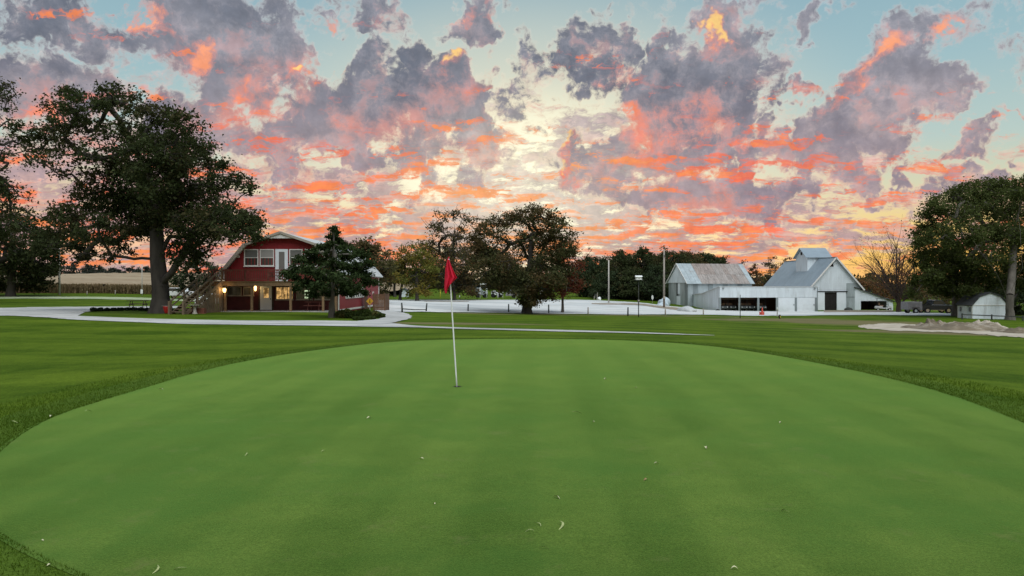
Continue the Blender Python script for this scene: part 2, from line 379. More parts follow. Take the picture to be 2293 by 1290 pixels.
# ------------------------------------------------------------------ materials
MATS = {}
def new_mat(name):
    m = bpy.data.materials.new(name); m.use_nodes = True
    t = NT(m.node_tree); b = t.n['Principled BSDF']; MATS[name] = m
    b.inputs['Specular IOR Level'].default_value = 0.3
    return m, t, b
def bump(t, b, h, strength=0.3, dist=0.05):
    n = t.n.new('ShaderNodeBump'); n.inputs['Strength'].default_value = strength; n.inputs['Distance'].default_value = dist
    t.l.new(h, n.inputs['Height']); t.l.new(n.outputs[0], b.inputs['Normal'])
def paint(name, col, rough=0.6, var=0.12, scale=3.0, dirt=None, spec=0.3, metal=0.0, stretch=(1, 1, 1), rel=0.15):
    """plain surface with uneven tone, a little grain and optional dirt colour"""
    m, t, b = new_mat(name)
    co = t.n.new('ShaderNodeTexCoord').outputs['Object']
    if stretch != (1, 1, 1): co = t.vmath('MULTIPLY', co, stretch)
    n = t.noise(co, scale, 6, 0.62); n2 = t.noise(co, scale * 0.22, 3, 0.55)
    f = t.add(t.mul(n, 0.6), t.mul(n2, 0.4))
    c0 = tuple(c * (1 - var) for c in col[:3]) + (1,); c1 = tuple(min(1, c * (1 + var)) for c in col[:3]) + (1,)
    c = t.mix(t.ss(f, 0.36, 0.64), c0, c1)
    if dirt is not None: c = t.mix(t.mul(t.ss(t.noise(co, scale * 0.6, 5, 0.7), 0.50, 0.72), dirt[1]), c, dirt[0])
    t.put(b.inputs['Base Color'], c); b.inputs['Roughness'].default_value = rough
    b.inputs['Specular IOR Level'].default_value = spec; b.inputs['Metallic'].default_value = metal
    if rel: bump(t, b, n, rel, 0.02)
    return m
paint('white_paint', (.68, .735, .76), .55, .08, 1.2, ((.40, .41, .39, 1), .48), stretch=(1.6, 1.6, .35))
paint('white_door', (.74, .785, .81), .5, .04, 1.5, ((.5, .5, .48, 1), .18))
paint('white_trim', (.70, .68, .64), .55, .05, 2.0)
paint('tan_trim', (.34, .30, .25), .6, .10, 2.0)
paint('red_siding', (.235, .018, .022), .6, .12, 1.1, ((.11, .012, .014, 1), .35), stretch=(1, 1, 6))
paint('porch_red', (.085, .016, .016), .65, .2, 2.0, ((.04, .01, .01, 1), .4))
paint('red_wall', (.275, .038, .045), .6, .10, 1.3, ((.15, .03, .03, 1), .3))
paint('deck_red', (.155, .050, .036), .7, .2, 4.0)
paint('deck_wood', (.215, .135, .072), .75, .22, 3.0, ((.10, .07, .045, 1), .4), stretch=(1, 1, 1))
paint('stair_wood', (.190, .135, .088), .8, .22, 4.0, ((.09, .07, .05, 1), .5))
paint('dark_wood', (.060, .040, .028), .8, .25, 4.0)
paint('fence_wood', (.130, .068, .038), .8, .25, 3.0)
paint('concrete', (.30, .285, .255), .85, .14, 2.0, ((.2, .19, .17, 1), .4))
paint('galvanised', (.40, .45, .46), .45, .14, 1.4, ((.24, .26, .26, 1), .5), metal=.25, stretch=(1, 1, .35))
paint('galvanised_dark', (.25, .285, .29), .5, .18, 1.0, ((.16, .165, .16, 1), .6), metal=.2, stretch=(1, 1, .3))
paint('roof_blue', (.30, .36, .40), .42, .08, .8, ((.22, .27, .29, 1), .3), metal=.25)
paint('roof_white', (.52, .53, .52), .5, .06, 1.2)
paint('roof_dark', (.055, .058, .06), .8, .2, 3.0)
paint('sheet_rust', (.262, .215, .188), .75, .26, 2.2, ((.38, .34, .31, 1), .8), metal=.1, stretch=(2.5, 1, .4))
paint('sheet_zinc', (.36, .41, .42), .5, .14, 1.6, ((.25, .19, .15, 1), .35), metal=.2)
paint('sheet_mixed', (.292, .255, .230), .7, .26, 2.6, ((.37, .37, .35, 1), .7), metal=.1, stretch=(2.5, 1, .4))
paint('interior_dark', (.018, .015, .013), .9, .3, 3.0)
paint('brown_dark', (.045, .025, .018), .85, .3, 3.0)
paint('pole_wood', (.30, .265, .225), .85, .18, 5.0, stretch=(1, 1, .15))
paint('pole_pale', (.46, .43, .38), .8, .12, 5.0, stretch=(1, 1, .15))
paint('post_dark', (.045, .048, .042), .85, .25, 6.0)
paint('black_metal', (.016, .016, .017), .45, .2, 4.0, spec=.5)
paint('flag_cloth', (.56, .010, .035), .75, .10, 14.0, rel=.05)
paint('stick_white', (.78, .79, .76), .35, .03, 5.0, spec=.5, rel=.02)
paint('red_plastic', (.42, .022, .018), .4, .10, 6.0, spec=.5)
paint('orange_plastic', (.58, .085, .055), .45, .08, 6.0)
paint('brick_red', (.20, .075, .05), .85, .2, 9.0)
paint('stone_pale', (.42, .38, .32), .85, .15, 7.0)
paint('tarp', (.46, .53, .57), .5, .14, 3.0, rel=.5)
paint('white_plastic', (.76, .77, .74), .45, .04, 4.0)
paint('cart_body', (.70, .71, .69), .35, .05, 4.0, spec=.5)
paint('cart_dark', (.03, .035, .035), .4, .15, 4.0, spec=.5)
paint('cart_tan', (.33, .20, .115), .6, .12, 4.0)
paint('cart_top', (.36, .27, .19), .5, .1, 4.0)
paint('rubber', (.014, .014, .014), .85, .2, 8.0)
paint('truck_paint', (.012, .020, .026), .25, .1, 2.0, spec=.6)
paint('chrome', (.5, .5, .5), .25, .05, 4.0, metal=.9)
paint('trailer_grey', (.235, .225, .225), .5, .12, 3.0)
paint('sign_yellow', (.62, .33, .035), .45, .05, 4.0)
paint('stake_yellow', (.66, .55, .06), .5, .05, 5.0)
paint('bark', (.048, .041, .034), .95, .30, 2.2, ((.085, .076, .064, 1), .45), stretch=(1, 1, .3), rel=.8)
paint('bark_grey', (.115, .102, .085), .95, .28, 2.4, ((.06, .05, .042, 1), .5), stretch=(1, 1, .3), rel=.8)
paint('twig', (.060, .043, .033), .95, .2, 3.0)
paint('sand_pale', (.44, .38, .30), .95, .12, 1.2, ((.36, .32, .25, 1), .5), rel=.6)
paint('earth_pile', (.175, .140, .095), .95, .28, 1.6, ((.42, .37, .30, 1), .8), rel=.9)
paint('gravel_heap', (.46, .47, .46), .95, .12, 3.0, rel=.8)
paint('dry_leaf', (.58, .55, .34), .7, .2, 30.0)
paint('brown_leaf', (.30, .18, .09), .8, .2, 30.0)
paint('dry_blade', (.36, .40, .17), .8, .2, 30.0)
paint('shrub_dark', (.020, .034, .018), .8, .3, 5.0)
paint('flower_pale', (.55, .52, .46), .8, .1, 9.0)

def emission(name, col, k, var=0.0):
    m = bpy.data.materials.new(name); m.use_nodes = True; t = NT(m.node_tree); t.n.clear(); MATS[name] = m
    e = t.n.new('ShaderNodeEmission'); o = t.n.new('ShaderNodeOutputMaterial'); t.l.new(e.outputs[0], o.inputs[0])
    e.inputs[0].default_value = (*col, 1); e.inputs[1].default_value = k
    if var:
        co = t.n.new('ShaderNodeTexCoord').outputs['Object']
        t.put(e.inputs[1], t.mul(t.ss(t.noise(co, 3.5, 2, 0.5), 0.35, 0.65, 1 - var, 1 + var), k))
    return m
emission('lamp_glow', (1.0, .66, .22), 5.0)
emission('lit_room', (1.0, .58, .20), .42, .75)
emission('lit_sign', (.80, 1.0, .62), .75)

def glass(name, col, rough=.08):
    m, t, b = new_mat(name)
    b.inputs['Base Color'].default_value = (*col, 1); b.inputs['Roughness'].default_value = rough
    b.inputs['Specular IOR Level'].default_value = .9
    return m
glass('pane_dark', (.045, .044, .040), .22); glass('pane_grey', (.13, .135, .13), .2); glass('pane_blind', (.30, .29, .275), .3); glass('pane_low', (.075, .07, .055), .12)

def leaf_mat(name, dark, light, extra=None, amt=0.25, trans=0.28):
    m = bpy.data.materials.new(name); m.use_nodes = True; t = NT(m.node_tree); t.n.clear(); MATS[name] = m
    out = t.n.new('ShaderNodeOutputMaterial')
    rnd = t.n.new('ShaderNodeNewGeometry').outputs['Random Per Island']
    co = t.n.new('ShaderNodeTexCoord').outputs['Object']
    n = t.noise(co, 0.45, 3, 0.6)
    f = t.add(t.mul(rnd, 0.55), t.mul(t.ss(n, 0.35, 0.65), 0.45))
    c = t.mix(f, (*dark, 1), (*light, 1))
    if extra is not None:
        e = t.ss(t.add(t.noise(co, 0.30, 2, 0.5), t.mul(rnd, 0.22)), 0.66 - amt * 0.4, 0.80 - amt * 0.4)
        c = t.mix(e, c, (*extra, 1))
    d = t.n.new('ShaderNodeBsdfDiffuse'); tr = t.n.new('ShaderNodeBsdfTranslucent'); mx = t.n.new('ShaderNodeMixShader')
    t.put(d.inputs[0], c); t.put(tr.inputs[0], t.mix(0.5, c, (light[0] * 1.3, light[1] * 1.2, light[2] * .8, 1)))
    mx.inputs[0].default_value = trans
    t.l.new(d.outputs[0], mx.inputs[1]); t.l.new(tr.outputs[0], mx.inputs[2]); t.l.new(mx.outputs[0], out.inputs[0])
    return m
leaf_mat('leaf_oak', (0.0246, 0.0336, 0.0157), (0.0672, 0.0829, 0.0336), (.078, .066, .032), .06, .25)
leaf_mat('leaf_oak_brown', (0.0468, 0.0494, 0.0234), (0.1196, 0.1144, 0.0494), (.125, .085, .038), .3)
leaf_mat('leaf_green', (0.0408, 0.0600, 0.0192), (0.1140, 0.1380, 0.0456), (.14, .12, .04), .2)
leaf_mat('leaf_yellow', (0.0750, 0.0975, 0.0225), (0.2000, 0.2063, 0.0525), (.20, .15, .035), .3)
leaf_mat('leaf_dark', (0.0250, 0.0400, 0.0213), (0.0625, 0.0825, 0.0400), None)
leaf_mat('leaf_spruce', (.018, .031, .012), (.052, .074, .028), None, trans=.15)
leaf_mat('leaf_rust', (.085, .022, .016), (.175, .050, .030), (.13, .07, .035), .25)
leaf_mat('leaf_orange', (.10, .055, .028), (.24, .12, .055), None)
leaf_mat('leaf_mixed', (0.0442, 0.0520, 0.0234), (0.1040, 0.1092, 0.0468), (.105, .072, .034), .22)
leaf_mat('leaf_far', (.040, .048, .042), (.070, .078, .062), None)  # greyer leaf colour for the far tree line and woods
leaf_mat('leaf_right', (0.0360, 0.0504, 0.0168), (0.1176, 0.1416, 0.0480), None, trans=.3)
leaf_mat('corn_dry', (.15, .10, .055), (.30, .215, .125), (.20, .15, .08), .4)
leaf_mat('shrub_leaf', (.026, .042, .014), (.075, .10, .030), None)
leaf_mat('shrub_leaf_dark', (.014, .022, .013), (.036, .048, .028), None)  # darker leaf colour of the clipped row along the drive

# turf and ground materials
def turf(name, dark, light, stripes=None, dry=None, fine=60.0, rough=.8, sheen=.0, spots=0.0, tint=None):
    m, t, b = new_mat(name)
    g = t.n.new('ShaderNodeNewGeometry').outputs['Position']
    n1 = t.noise(g, 0.22, 4, 0.6); n2 = t.noise(g, 1.6, 4, 0.6); n3 = t.noise(g, fine, 3, 0.7)
    f = t.add(t.mul(t.ss(n1, 0.32, 0.68), 0.36), t.add(t.mul(t.ss(n2, 0.32, 0.68), 0.30), t.mul(t.ss(n3, 0.25, 0.75), 0.34)))
    if stripes is not None:
        for ang, period, amt, wob in stripes:
            v = t.mapping(g, rot=(0, 0, R(ang)))
            xx = t.sep(v)[0]
            xx = t.add(xx, t.mul(t.math('SUBTRACT', n1, 0.5), wob))
            s_ = t.math('SINE', t.mul(xx, 2 * math.pi / period))
            f = t.add(f, t.mul(t.ss(s_, -0.55, 0.55, -1.0, 1.0), amt))
    c = t.mix(f, (*dark, 1), (*light, 1))
    n4 = t.noise(g, fine * .30, 2, 0.6)
    grain = t.math('MULTIPLY_ADD', t.math('SUBTRACT', n3, 0.5), 1.5, t.math('MULTIPLY_ADD', t.math('SUBTRACT', n4, 0.5), 0.5, 1.0))
    c = t.vmath('SCALE', c, scale=grain)
    if tint is not None: c = t.mix(t.mul(t.ss(t.noise(g, 0.42, 5, 0.62), 0.43, 0.66), 0.8), c, (*tint, 1))
    if spots: c = t.mix(t.mul(t.ss(t.noise(g, 1.9, 6, 0.72), 0.55, 0.74), spots), c, (.115, .115, .040, 1))
    if dry is not None:
        col, lst, amt = dry
        acc = None
        w = t.noise(g, 0.25, 4, 0.62)
        for (cx, cy, rx, ry) in lst:
            l = t.vmath('LENGTH', t.vmath('MULTIPLY', t.vmath('SUBTRACT', g, (cx, cy, 0)), (1 / rx, 1 / ry, 0)))
            acc = l if acc is None else t.math('MINIMUM', acc, l)
        k = t.ss(t.add(acc, t.mul(t.math('SUBTRACT', w, 0.5), 2.2)), 1.15, 0.35)
        c = t.mix(t.mul(k, amt), c, (*col, 1))
    t.put(b.inputs['Base Color'], c)
    b.inputs['Roughness'].default_value = rough; b.inputs['Specular IOR Level'].default_value = .03
    b.inputs['Sheen Weight'].default_value = sheen; b.inputs['Sheen Roughness'].default_value = .32
    b.inputs['Sheen Tint'].default_value = (.44, .80, .16, 1)
    bump(t, b, t.add(n3, t.mul(n2, 0.6)), 0.35, 0.012)
    return m
# ------------------------------------------------------------------ the ground and what lies flat on it
def axis(a, b, fine0, fine1, step, grow=1.16):
    v = list(np.arange(fine0, fine1 + 1e-6, step)); s = step
    while v[-1] < b: s *= grow; v.append(v[-1] + s)
    s = step; w = []; q = fine0
    while q > a: s *= grow; q -= s; w.append(q)
    return np.array(w[::-1] + v)
def grid_sheet(name, xs, ys, zfun, mat, kind='structure'):
    X, Y = np.meshgrid(xs, ys); Z = zfun(X, Y)
    nx, ny = len(xs), len(ys)
    i = np.arange(ny - 1)[:, None] * nx + np.arange(nx - 1)[None, :]
    f = np.stack([i, i + 1, i + nx + 1, i + nx], -1).reshape(-1, 4)
    return tag(link(name, mesh_np(name, np.stack([X, Y, Z], -1), f, mat, True)), kind=kind)
def spot(px, py): g = G(px, py); return g.x, g.y
_dry = []
for px, py, rx, ry in ((1760, 716, 9, 6), (1900, 722, 9, 6), (1450, 707, 8, 1.6), (1600, 709, 6, 1.5), (1250, 705, 9, 1.5), (1050, 702, 9, 1.2), (980, 724, 8, 2.0), (2050, 745, 8, 4), (1650, 716, 5, 2), (2293, 742, 8, 4)):
    g = G(px, py); _dry.append((g.x, g.y, rx, ry))
lawn_m = turf('lawn_grass', (.034, .070, .004), (.100, .150, .012), [(97, 5.2, .15, 2.0), (12, 7.5, .07, 3.0)], ((.165, .135, .070), _dry, .85), 28.0, .85, .0)
fringe_m = turf('fringe_grass', (.030, .066, .006), (.082, .128, .016), [(97, 5.2, .1, 2.0)], None, 40.0, .85, .1)
green_m = turf('green_grass', (.024, .055, .006), (.088, .128, .022), [(2, 1.12, .14, .30), (13, 4.3, .09, 2.2), (78, 8.0, .08, 3.0)], None, 75.0, .8, .95, .55, (.034, .085, .013))
def earth(name, a, b_, c, scale, fine=18.0):
    m, t, b = new_mat(name)
    g = t.n.new('ShaderNodeNewGeometry').outputs['Position']
    n1 = t.noise(t.vmath('MULTIPLY', g, (.35, 1, 1)), scale * 1.8, 5, 0.66); n2 = t.noise(g, fine, 4, 0.7)
    col = t.mix(t.ss(n1, 0.36, 0.64), (*a, 1), (*b_, 1))
    col = t.mix(t.mul(t.ss(t.noise(g, scale * 2.3, 4, 0.65), 0.55, 0.72), 0.6), col, (*c, 1))
    col = t.mix(t.mul(t.ss(n2, 0.35, 0.65), 0.22), col, (*c, 1))
    t.put(b.inputs['Base Color'], col); b.inputs['Roughness'].default_value = .95; b.inputs['Specular IOR Level'].default_value = .1
    bump(t, b, n2, .6, .02)
    return m
gravel_m = earth('gravel', (.47, .49, .485), (.64, .64, .615), (.31, .295, .26), .11)
drive_m = earth('drive_gravel', (.37, .37, .355), (.54, .53, .505), (.24, .225, .195), .35)
verge_m = earth('pale_verge', (.30, .36, .20), (.42, .44, .30), (.20, .27, .12), .3)
sand_m = earth('sand', (.38, .325, .255), (.54, .48, .39), (.22, .19, .12), .9)
mud_m = earth('mud', (.20, .16, .115), (.30, .25, .19), (.40, .37, .33), .4)

xs = axis(-4200, 4200, -34, 34, 0.8, 1.05); xs = np.unique(np.round(xs, 3))
ys = axis(-600, 5200, 0, 60, 0.8, 1.05)
grid_sheet('lawn', xs, ys, lambda X, Y: ground_np(X, Y), lawn_m)

def closed_curve(pts, n=12):
    out = []; m = len(pts)
    for i in range(m):
        p0, p1, p2, p3 = (Vector(pts[(i + k - 1) % m]) for k in range(4))
        for k in range(n):
            s = k / n
            out.append(0.5 * ((2 * p1) + (p2 - p0) * s + (2 * p0 - 5 * p1 + 4 * p2 - p3) * s * s + (3 * p1 - p0 - 3 * p2 + p3) * s ** 3))
    return out
def open_curve(pts, n=10):
    pts = [Vector(p) for p in pts]; q = [pts[0] * 2 - pts[1]] + pts + [pts[-1] * 2 - pts[-2]]; out = []
    for i in range(1, len(q) - 2):
        p0, p1, p2, p3 = q[i - 1:i + 3]
        for k in range(n):
            s = k / n
            out.append(0.5 * ((2 * p1) + (p2 - p0) * s + (2 * p0 - 5 * p1 + 4 * p2 - p3) * s * s + (3 * p1 - p0 - 3 * p2 + p3) * s ** 3))
    return out + [pts[-1]]
def fan_sheet(name, outline, centre, lift, mat, rings=40, scale=1.0, inner=0.0, wob=0.0):
    o = np.array([(p[0], p[1]) for p in outline]); c = np.array(centre)
    rs = np.linspace(inner, 1, rings + 1)
    k = np.ones(len(o))
    if wob:
        rr = random.Random(5); ph = [rr.uniform(0, 6.28) for _ in range(6)]; a = np.linspace(0, 2 * np.pi, len(o), endpoint=False)
        k = 1 + wob * sum(np.sin(a * (5 + 4 * j) + ph[j]) / (1 + j) for j in range(6))
    V = np.concatenate([c + (o - c) * (r * scale) * k[:, None] for r in rs])
    Z = ground_np(V[:, 0], V[:, 1]) + lift
    n = len(o); i = np.arange(rings)[:, None] * n; j = np.arange(n)[None, :]; j2 = (j + 1) % n
    f = np.stack([i + j, i + j2, i + n + j2, i + n + j], -1).reshape(-1, 4)
    return tag(link(name, mesh_np(name, np.c_[V, Z], f[:, ::-1], mat, True)), kind='structure')
rim = [spot(1150, 759.5), spot(900, 765), spot(700, 786), spot(500, 820), spot(300, 876), spot(150, 922), spot(60, 962), (-5.35, 7.6), (-4.7, 6.3), (-3.75, 5.25), (-2.5, 4.3), (-.8, 3.3), (1.2, 3.3),
       (2.75, 4.15), (3.9, 4.9), (5.3, 6.5), (6.3, 8.6), spot(2293, 946), spot(2150, 892), spot(2000, 850), spot(1800, 808), spot(1600, 777), spot(1400, 763)]
GREEN_RIM = closed_curve([(p[0], p[1], 0) for p in rim])
fan_sheet('green_fringe', GREEN_RIM, (0.3, 12.0), .006, fringe_m, 14, 1.12, .80, .002)
fan_sheet('putting_green', GREEN_RIM, (0.3, 12.0), .011, green_m, 60, 1.0, 0.0, .0008)

def strip_sheet(name, near, far, lift, mat, nx=8, ragged=.12):
    a = open_curve([(*spot(*p), 0) for p in near], 12); b = open_curve([(*spot(*p), 0) for p in far], 12)
    def resample(c, n):
        c = np.array([(p.x, p.y) for p in c]); d = np.r_[0, np.cumsum(np.linalg.norm(np.diff(c, axis=0), axis=1))]
        s = np.linspace(0, d[-1], n); return np.c_[np.interp(s, d, c[:, 0]), np.interp(s, d, c[:, 1])]
    n = 160; a = resample(a, n); b = resample(b, n)
    rr = np.random.RandomState(len(name)); 
    sm = lambda: np.convolve(rr.normal(0, 1, n + 8), np.ones(9) / 9, 'valid')[:n]
    d = b - a; L = np.linalg.norm(d, axis=1, keepdims=True) + 1e-6
    a = a - d / L * (sm() * ragged * 2)[:, None]; b = b + d / L * (sm() * ragged * 2)[:, None]
    T = np.linspace(0, 1, nx + 1)
    V = np.concatenate([a + (b - a) * t for t in T]); Z = ground_np(V[:, 0], V[:, 1]) + lift
    i = np.arange(nx)[:, None] * n; j = np.arange(n - 1)[None, :]
    f = np.stack([i + j, i + j + 1, i + n + j + 1, i + n + j], -1).reshape(-1, 4)
    return tag(link(name, mesh_np(name, np.c_[V, Z], f, mat, True)), kind='structure')
strip_sheet('gravel_lot', [(840, 697), (900, 699), (960, 699), (1050, 700), (1140, 702), (1230, 703), (1320, 704), (1410, 705), (1500, 705), (1600, 706), (1700, 708), (1800, 707), (1950, 706), (2060, 707), (2130, 708)],
            [(840, 672), (900, 672), (1000, 672), (1100, 672), (1200, 672), (1300, 672), (1380, 675), (1440, 679), (1480, 684), (1540, 690), (1620, 696), (1750, 698), (1900, 698), (2020, 699), (2130, 703)], .05, gravel_m, 26, .5)
strip_sheet('cart_path', [(150, 716), (300, 722), (450, 727), (600, 729), (750, 731), (850, 733), (930, 734), (1050, 738), (1200, 742), (1350, 745.5), (1480, 749), (1600, 752.5)],
            [(150, 707), (300, 713), (450, 717), (600, 719), (750, 719), (850, 722), (930, 730), (1050, 735), (1200, 738.5), (1350, 742.5), (1480, 747), (1600, 752)], .030, drive_m, 6, .10)
strip_sheet('gravel_drive', [(-260, 716), (-100, 712), (0, 708), (90, 711), (160, 716.5)], [(-260, 692), (-100, 690), (0, 690), (90, 690), (190, 700)], .034, drive_m, 8, .2)
strip_sheet('drive_branch', [(60, 706), (130, 704), (190, 699), (260, 695.5), (330, 692.5), (400, 690.5)], [(60, 688.5), (130, 688), (190, 687.5), (260, 687), (330, 686.5), (400, 686)], .038, drive_m, 6, .2)
strip_sheet('drive_loop', [(800, 729), (860, 727), (903, 718), (922, 710.5), (914, 704), (888, 699), (868, 696)], [(800, 720), (835, 717), (855, 713), (863, 708), (862, 704), (852, 700), (838, 697)], .042, drive_m, 6, .12)
strip_sheet('pale_verge_road', [(-260, 672), (0, 669.5), (120, 669.5), (260, 671), (400, 675), (470, 678)], [(-260, 666), (0, 665), (120, 665), (260, 666), (400, 670), (470, 673)], .045, verge_m, 5, .3)
strip_sheet('mud_streak', [(950, 676), (1020, 676.4), (1050, 676.2)], [(950, 674.8), (1020, 675), (1050, 675)], .075, mud_m, 3, .3)
strip_sheet('mud_track', [(1325, 682), (1380, 683), (1430, 684.5), (1480, 691), (1530, 697), (1560, 699)], [(1325, 679.5), (1380, 680), (1430, 680.5), (1480, 686), (1530, 691), (1560, 695)], .075, mud_m, 3, .4)
strip_sheet('yard_mud', [(1845, 700), (1920, 700), (2000, 700)], [(1845, 696), (1920, 696), (2000, 696)], .075, mud_m, 3, .2)
strip_sheet('sand_patch', [(1922, 733), (1960, 738), (2010, 741), (2070, 743), (2140, 746), (2230, 752), (2300, 757), (2360, 760)],
            [(1922, 730), (1960, 726), (2010, 725), (2070, 727), (2140, 730), (2230, 735), (2300, 739), (2360, 741)], .03, sand_m, 8, 1.0)

# ------------------------------------------------------------------ crop field on the rise behind the left lawn
def field_z(X, Y):
    return ground_np(X, Y) + 1.25
field_m = earth('crop_tops', (.275, .205, .130), (.36, .285, .19), (.20, .15, .09), .05, 1.2)
fx = np.linspace(-150, -26, 110); fy = np.r_[np.linspace(109, 150, 40), np.linspace(153, 330, 50)]
rr = np.random.RandomState(3)
def fz(X, Y):
    return field_z(X, Y) + rr.normal(0, .10, X.shape)
tag(grid_sheet('crop_field', fx, fy, fz, field_m), kind='structure')
n = 15000
cx = rr.uniform(-150, -26, n); cy = 108.3 + np.abs(rr.normal(0, .9, n)) + .4 * np.sin(cx * .7); cz = ground_np(cx, cy); h = rr.uniform(.95, 1.45, n); w = rr.uniform(.03, .07, n)
ang = rr.uniform(0, np.pi, n); ca, sa = np.cos(ang) * w, np.sin(ang) * w; lx, ly = rr.normal(0, .12, n), rr.normal(0, .12, n)
v = np.stack([np.c_[cx - ca, cy - sa, cz], np.c_[cx + ca, cy + sa, cz], np.c_[cx + ca + lx, cy + sa + ly, cz + h], np.c_[cx - ca + lx, cy - sa + ly, cz + h]], 1)
# drooping dry leaves on the stalks
m_ = 26000
k = rr.randint(0, n, m_); hz = rr.uniform(.25, .95, m_) * h[k]; a2 = rr.uniform(0, 6.283, m_); ll = rr.uniform(.2, .45, m_)
b0 = np.c_[cx[k], cy[k], cz[k] + hz]; tip = b0 + np.c_[np.cos(a2) * ll, np.sin(a2) * ll, rr.uniform(-.35, .15, m_)]
side = np.c_[-np.sin(a2), np.cos(a2), np.zeros(m_)] * .045; mid = (b0 + tip) / 2 + np.c_[np.zeros((m_, 2)), np.full(m_, .12)]
v2 = np.stack([b0, mid - side, tip, mid + side], 1)
v = np.concatenate([v, v2]).reshape(-1, 3)
crop = link('crop_stalks', mesh_np('crop_stalks', v, np.arange(len(v)).reshape(-1, 4), MATS['corn_dry']))
tag(crop, 'dry brown standing corn along the field edge behind the lawn', 'crop', kind='stuff')
# ------------------------------------------------------------------ trees: trunk and limbs reach for leaf clumps, leaves hang on twigs
def frusta(a, b, ra, rb, sides=5):
    """tapered segments between rows of a and b as one vertex / face pair"""
    n = len(a); d = b - a; L = np.linalg.norm(d, axis=1, keepdims=True) + 1e-9; d = d / L
    up = np.where(np.abs(d[:, 2:3]) > 0.9, np.array([[0., 1., 0.]]), np.array([[0., 0., 1.]]))
    r = np.cross(d, up); r /= np.linalg.norm(r, axis=1, keepdims=True) + 1e-9; q = np.cross(r, d)
    th = np.arange(sides) * 2 * np.pi / sides
    ring = r[:, None, :] * np.cos(th)[None, :, None] + q[:, None, :] * np.sin(th)[None, :, None]
    A = a[:, None, :] - d[:, None, :] * (ra[:, None, None] * .25) + ring * ra[:, None, None]; B = b[:, None, :] + ring * rb[:, None, None]
    v = np.concatenate([A, B], 1).reshape(-1, 3)
    k = np.arange(sides); k2 = (k + 1) % sides
    f = np.stack([k, k2, k2 + sides, k + sides], -1)[None] + (np.arange(n) * 2 * sides)[:, None, None]
    return v, f.reshape(-1, 4)
def leaf_quads(c, size, rs, flat=0.0, aspect=.5, droop=0.0):
    n = len(c)
    a = rs.normal(0, 1, (n, 3)); a[:, 2] = a[:, 2] * (1 - flat) - droop
    a /= np.linalg.norm(a, axis=1, keepdims=True) + 1e-9
    b = np.cross(a, rs.normal(0, 1, (n, 3))); b /= np.linalg.norm(b, axis=1, keepdims=True) + 1e-9
    L = (size * (.45 + 1.15 * rs.uniform(0, 1, n) ** 1.5))[:, None]; W = L * aspect * rs.uniform(.7, 1.3, (n, 1))
    nrm = np.cross(a, b) * L * .25
    v = np.stack([c - a * L * .5, c + b * W * .5 + nrm, c + a * L * .5, c - b * W * .5 + nrm], 1).reshape(-1, 3)
    return v, np.arange(n * 4).reshape(-1, 4)
class Skeleton:
    def __init__(s): s.p = []; s.par = []; s.own = []
    def add(s, p, par, own=-1): s.p.append(np.array(p, float)); s.par.append(par); s.own.append(own); return len(s.p) - 1
def reach(sk, start, target, segs, wob, rs, own, lift=.12):
    p0 = sk.p[start]; d = np.array(target) - p0; L = np.linalg.norm(d); cur = start; off = rs.normal(0, wob * L, 3) * .5
    for i in range(1, segs + 1):
        s = i / segs
        q = p0 + d * s + off * math.sin(math.pi * s) + rs.normal(0, wob * L * .22, 3) * (0 if i == segs else 1)
        q[2] += lift * L * math.sin(math.pi * s) * .6
        cur = sk.add(q, cur, own)
    return cur
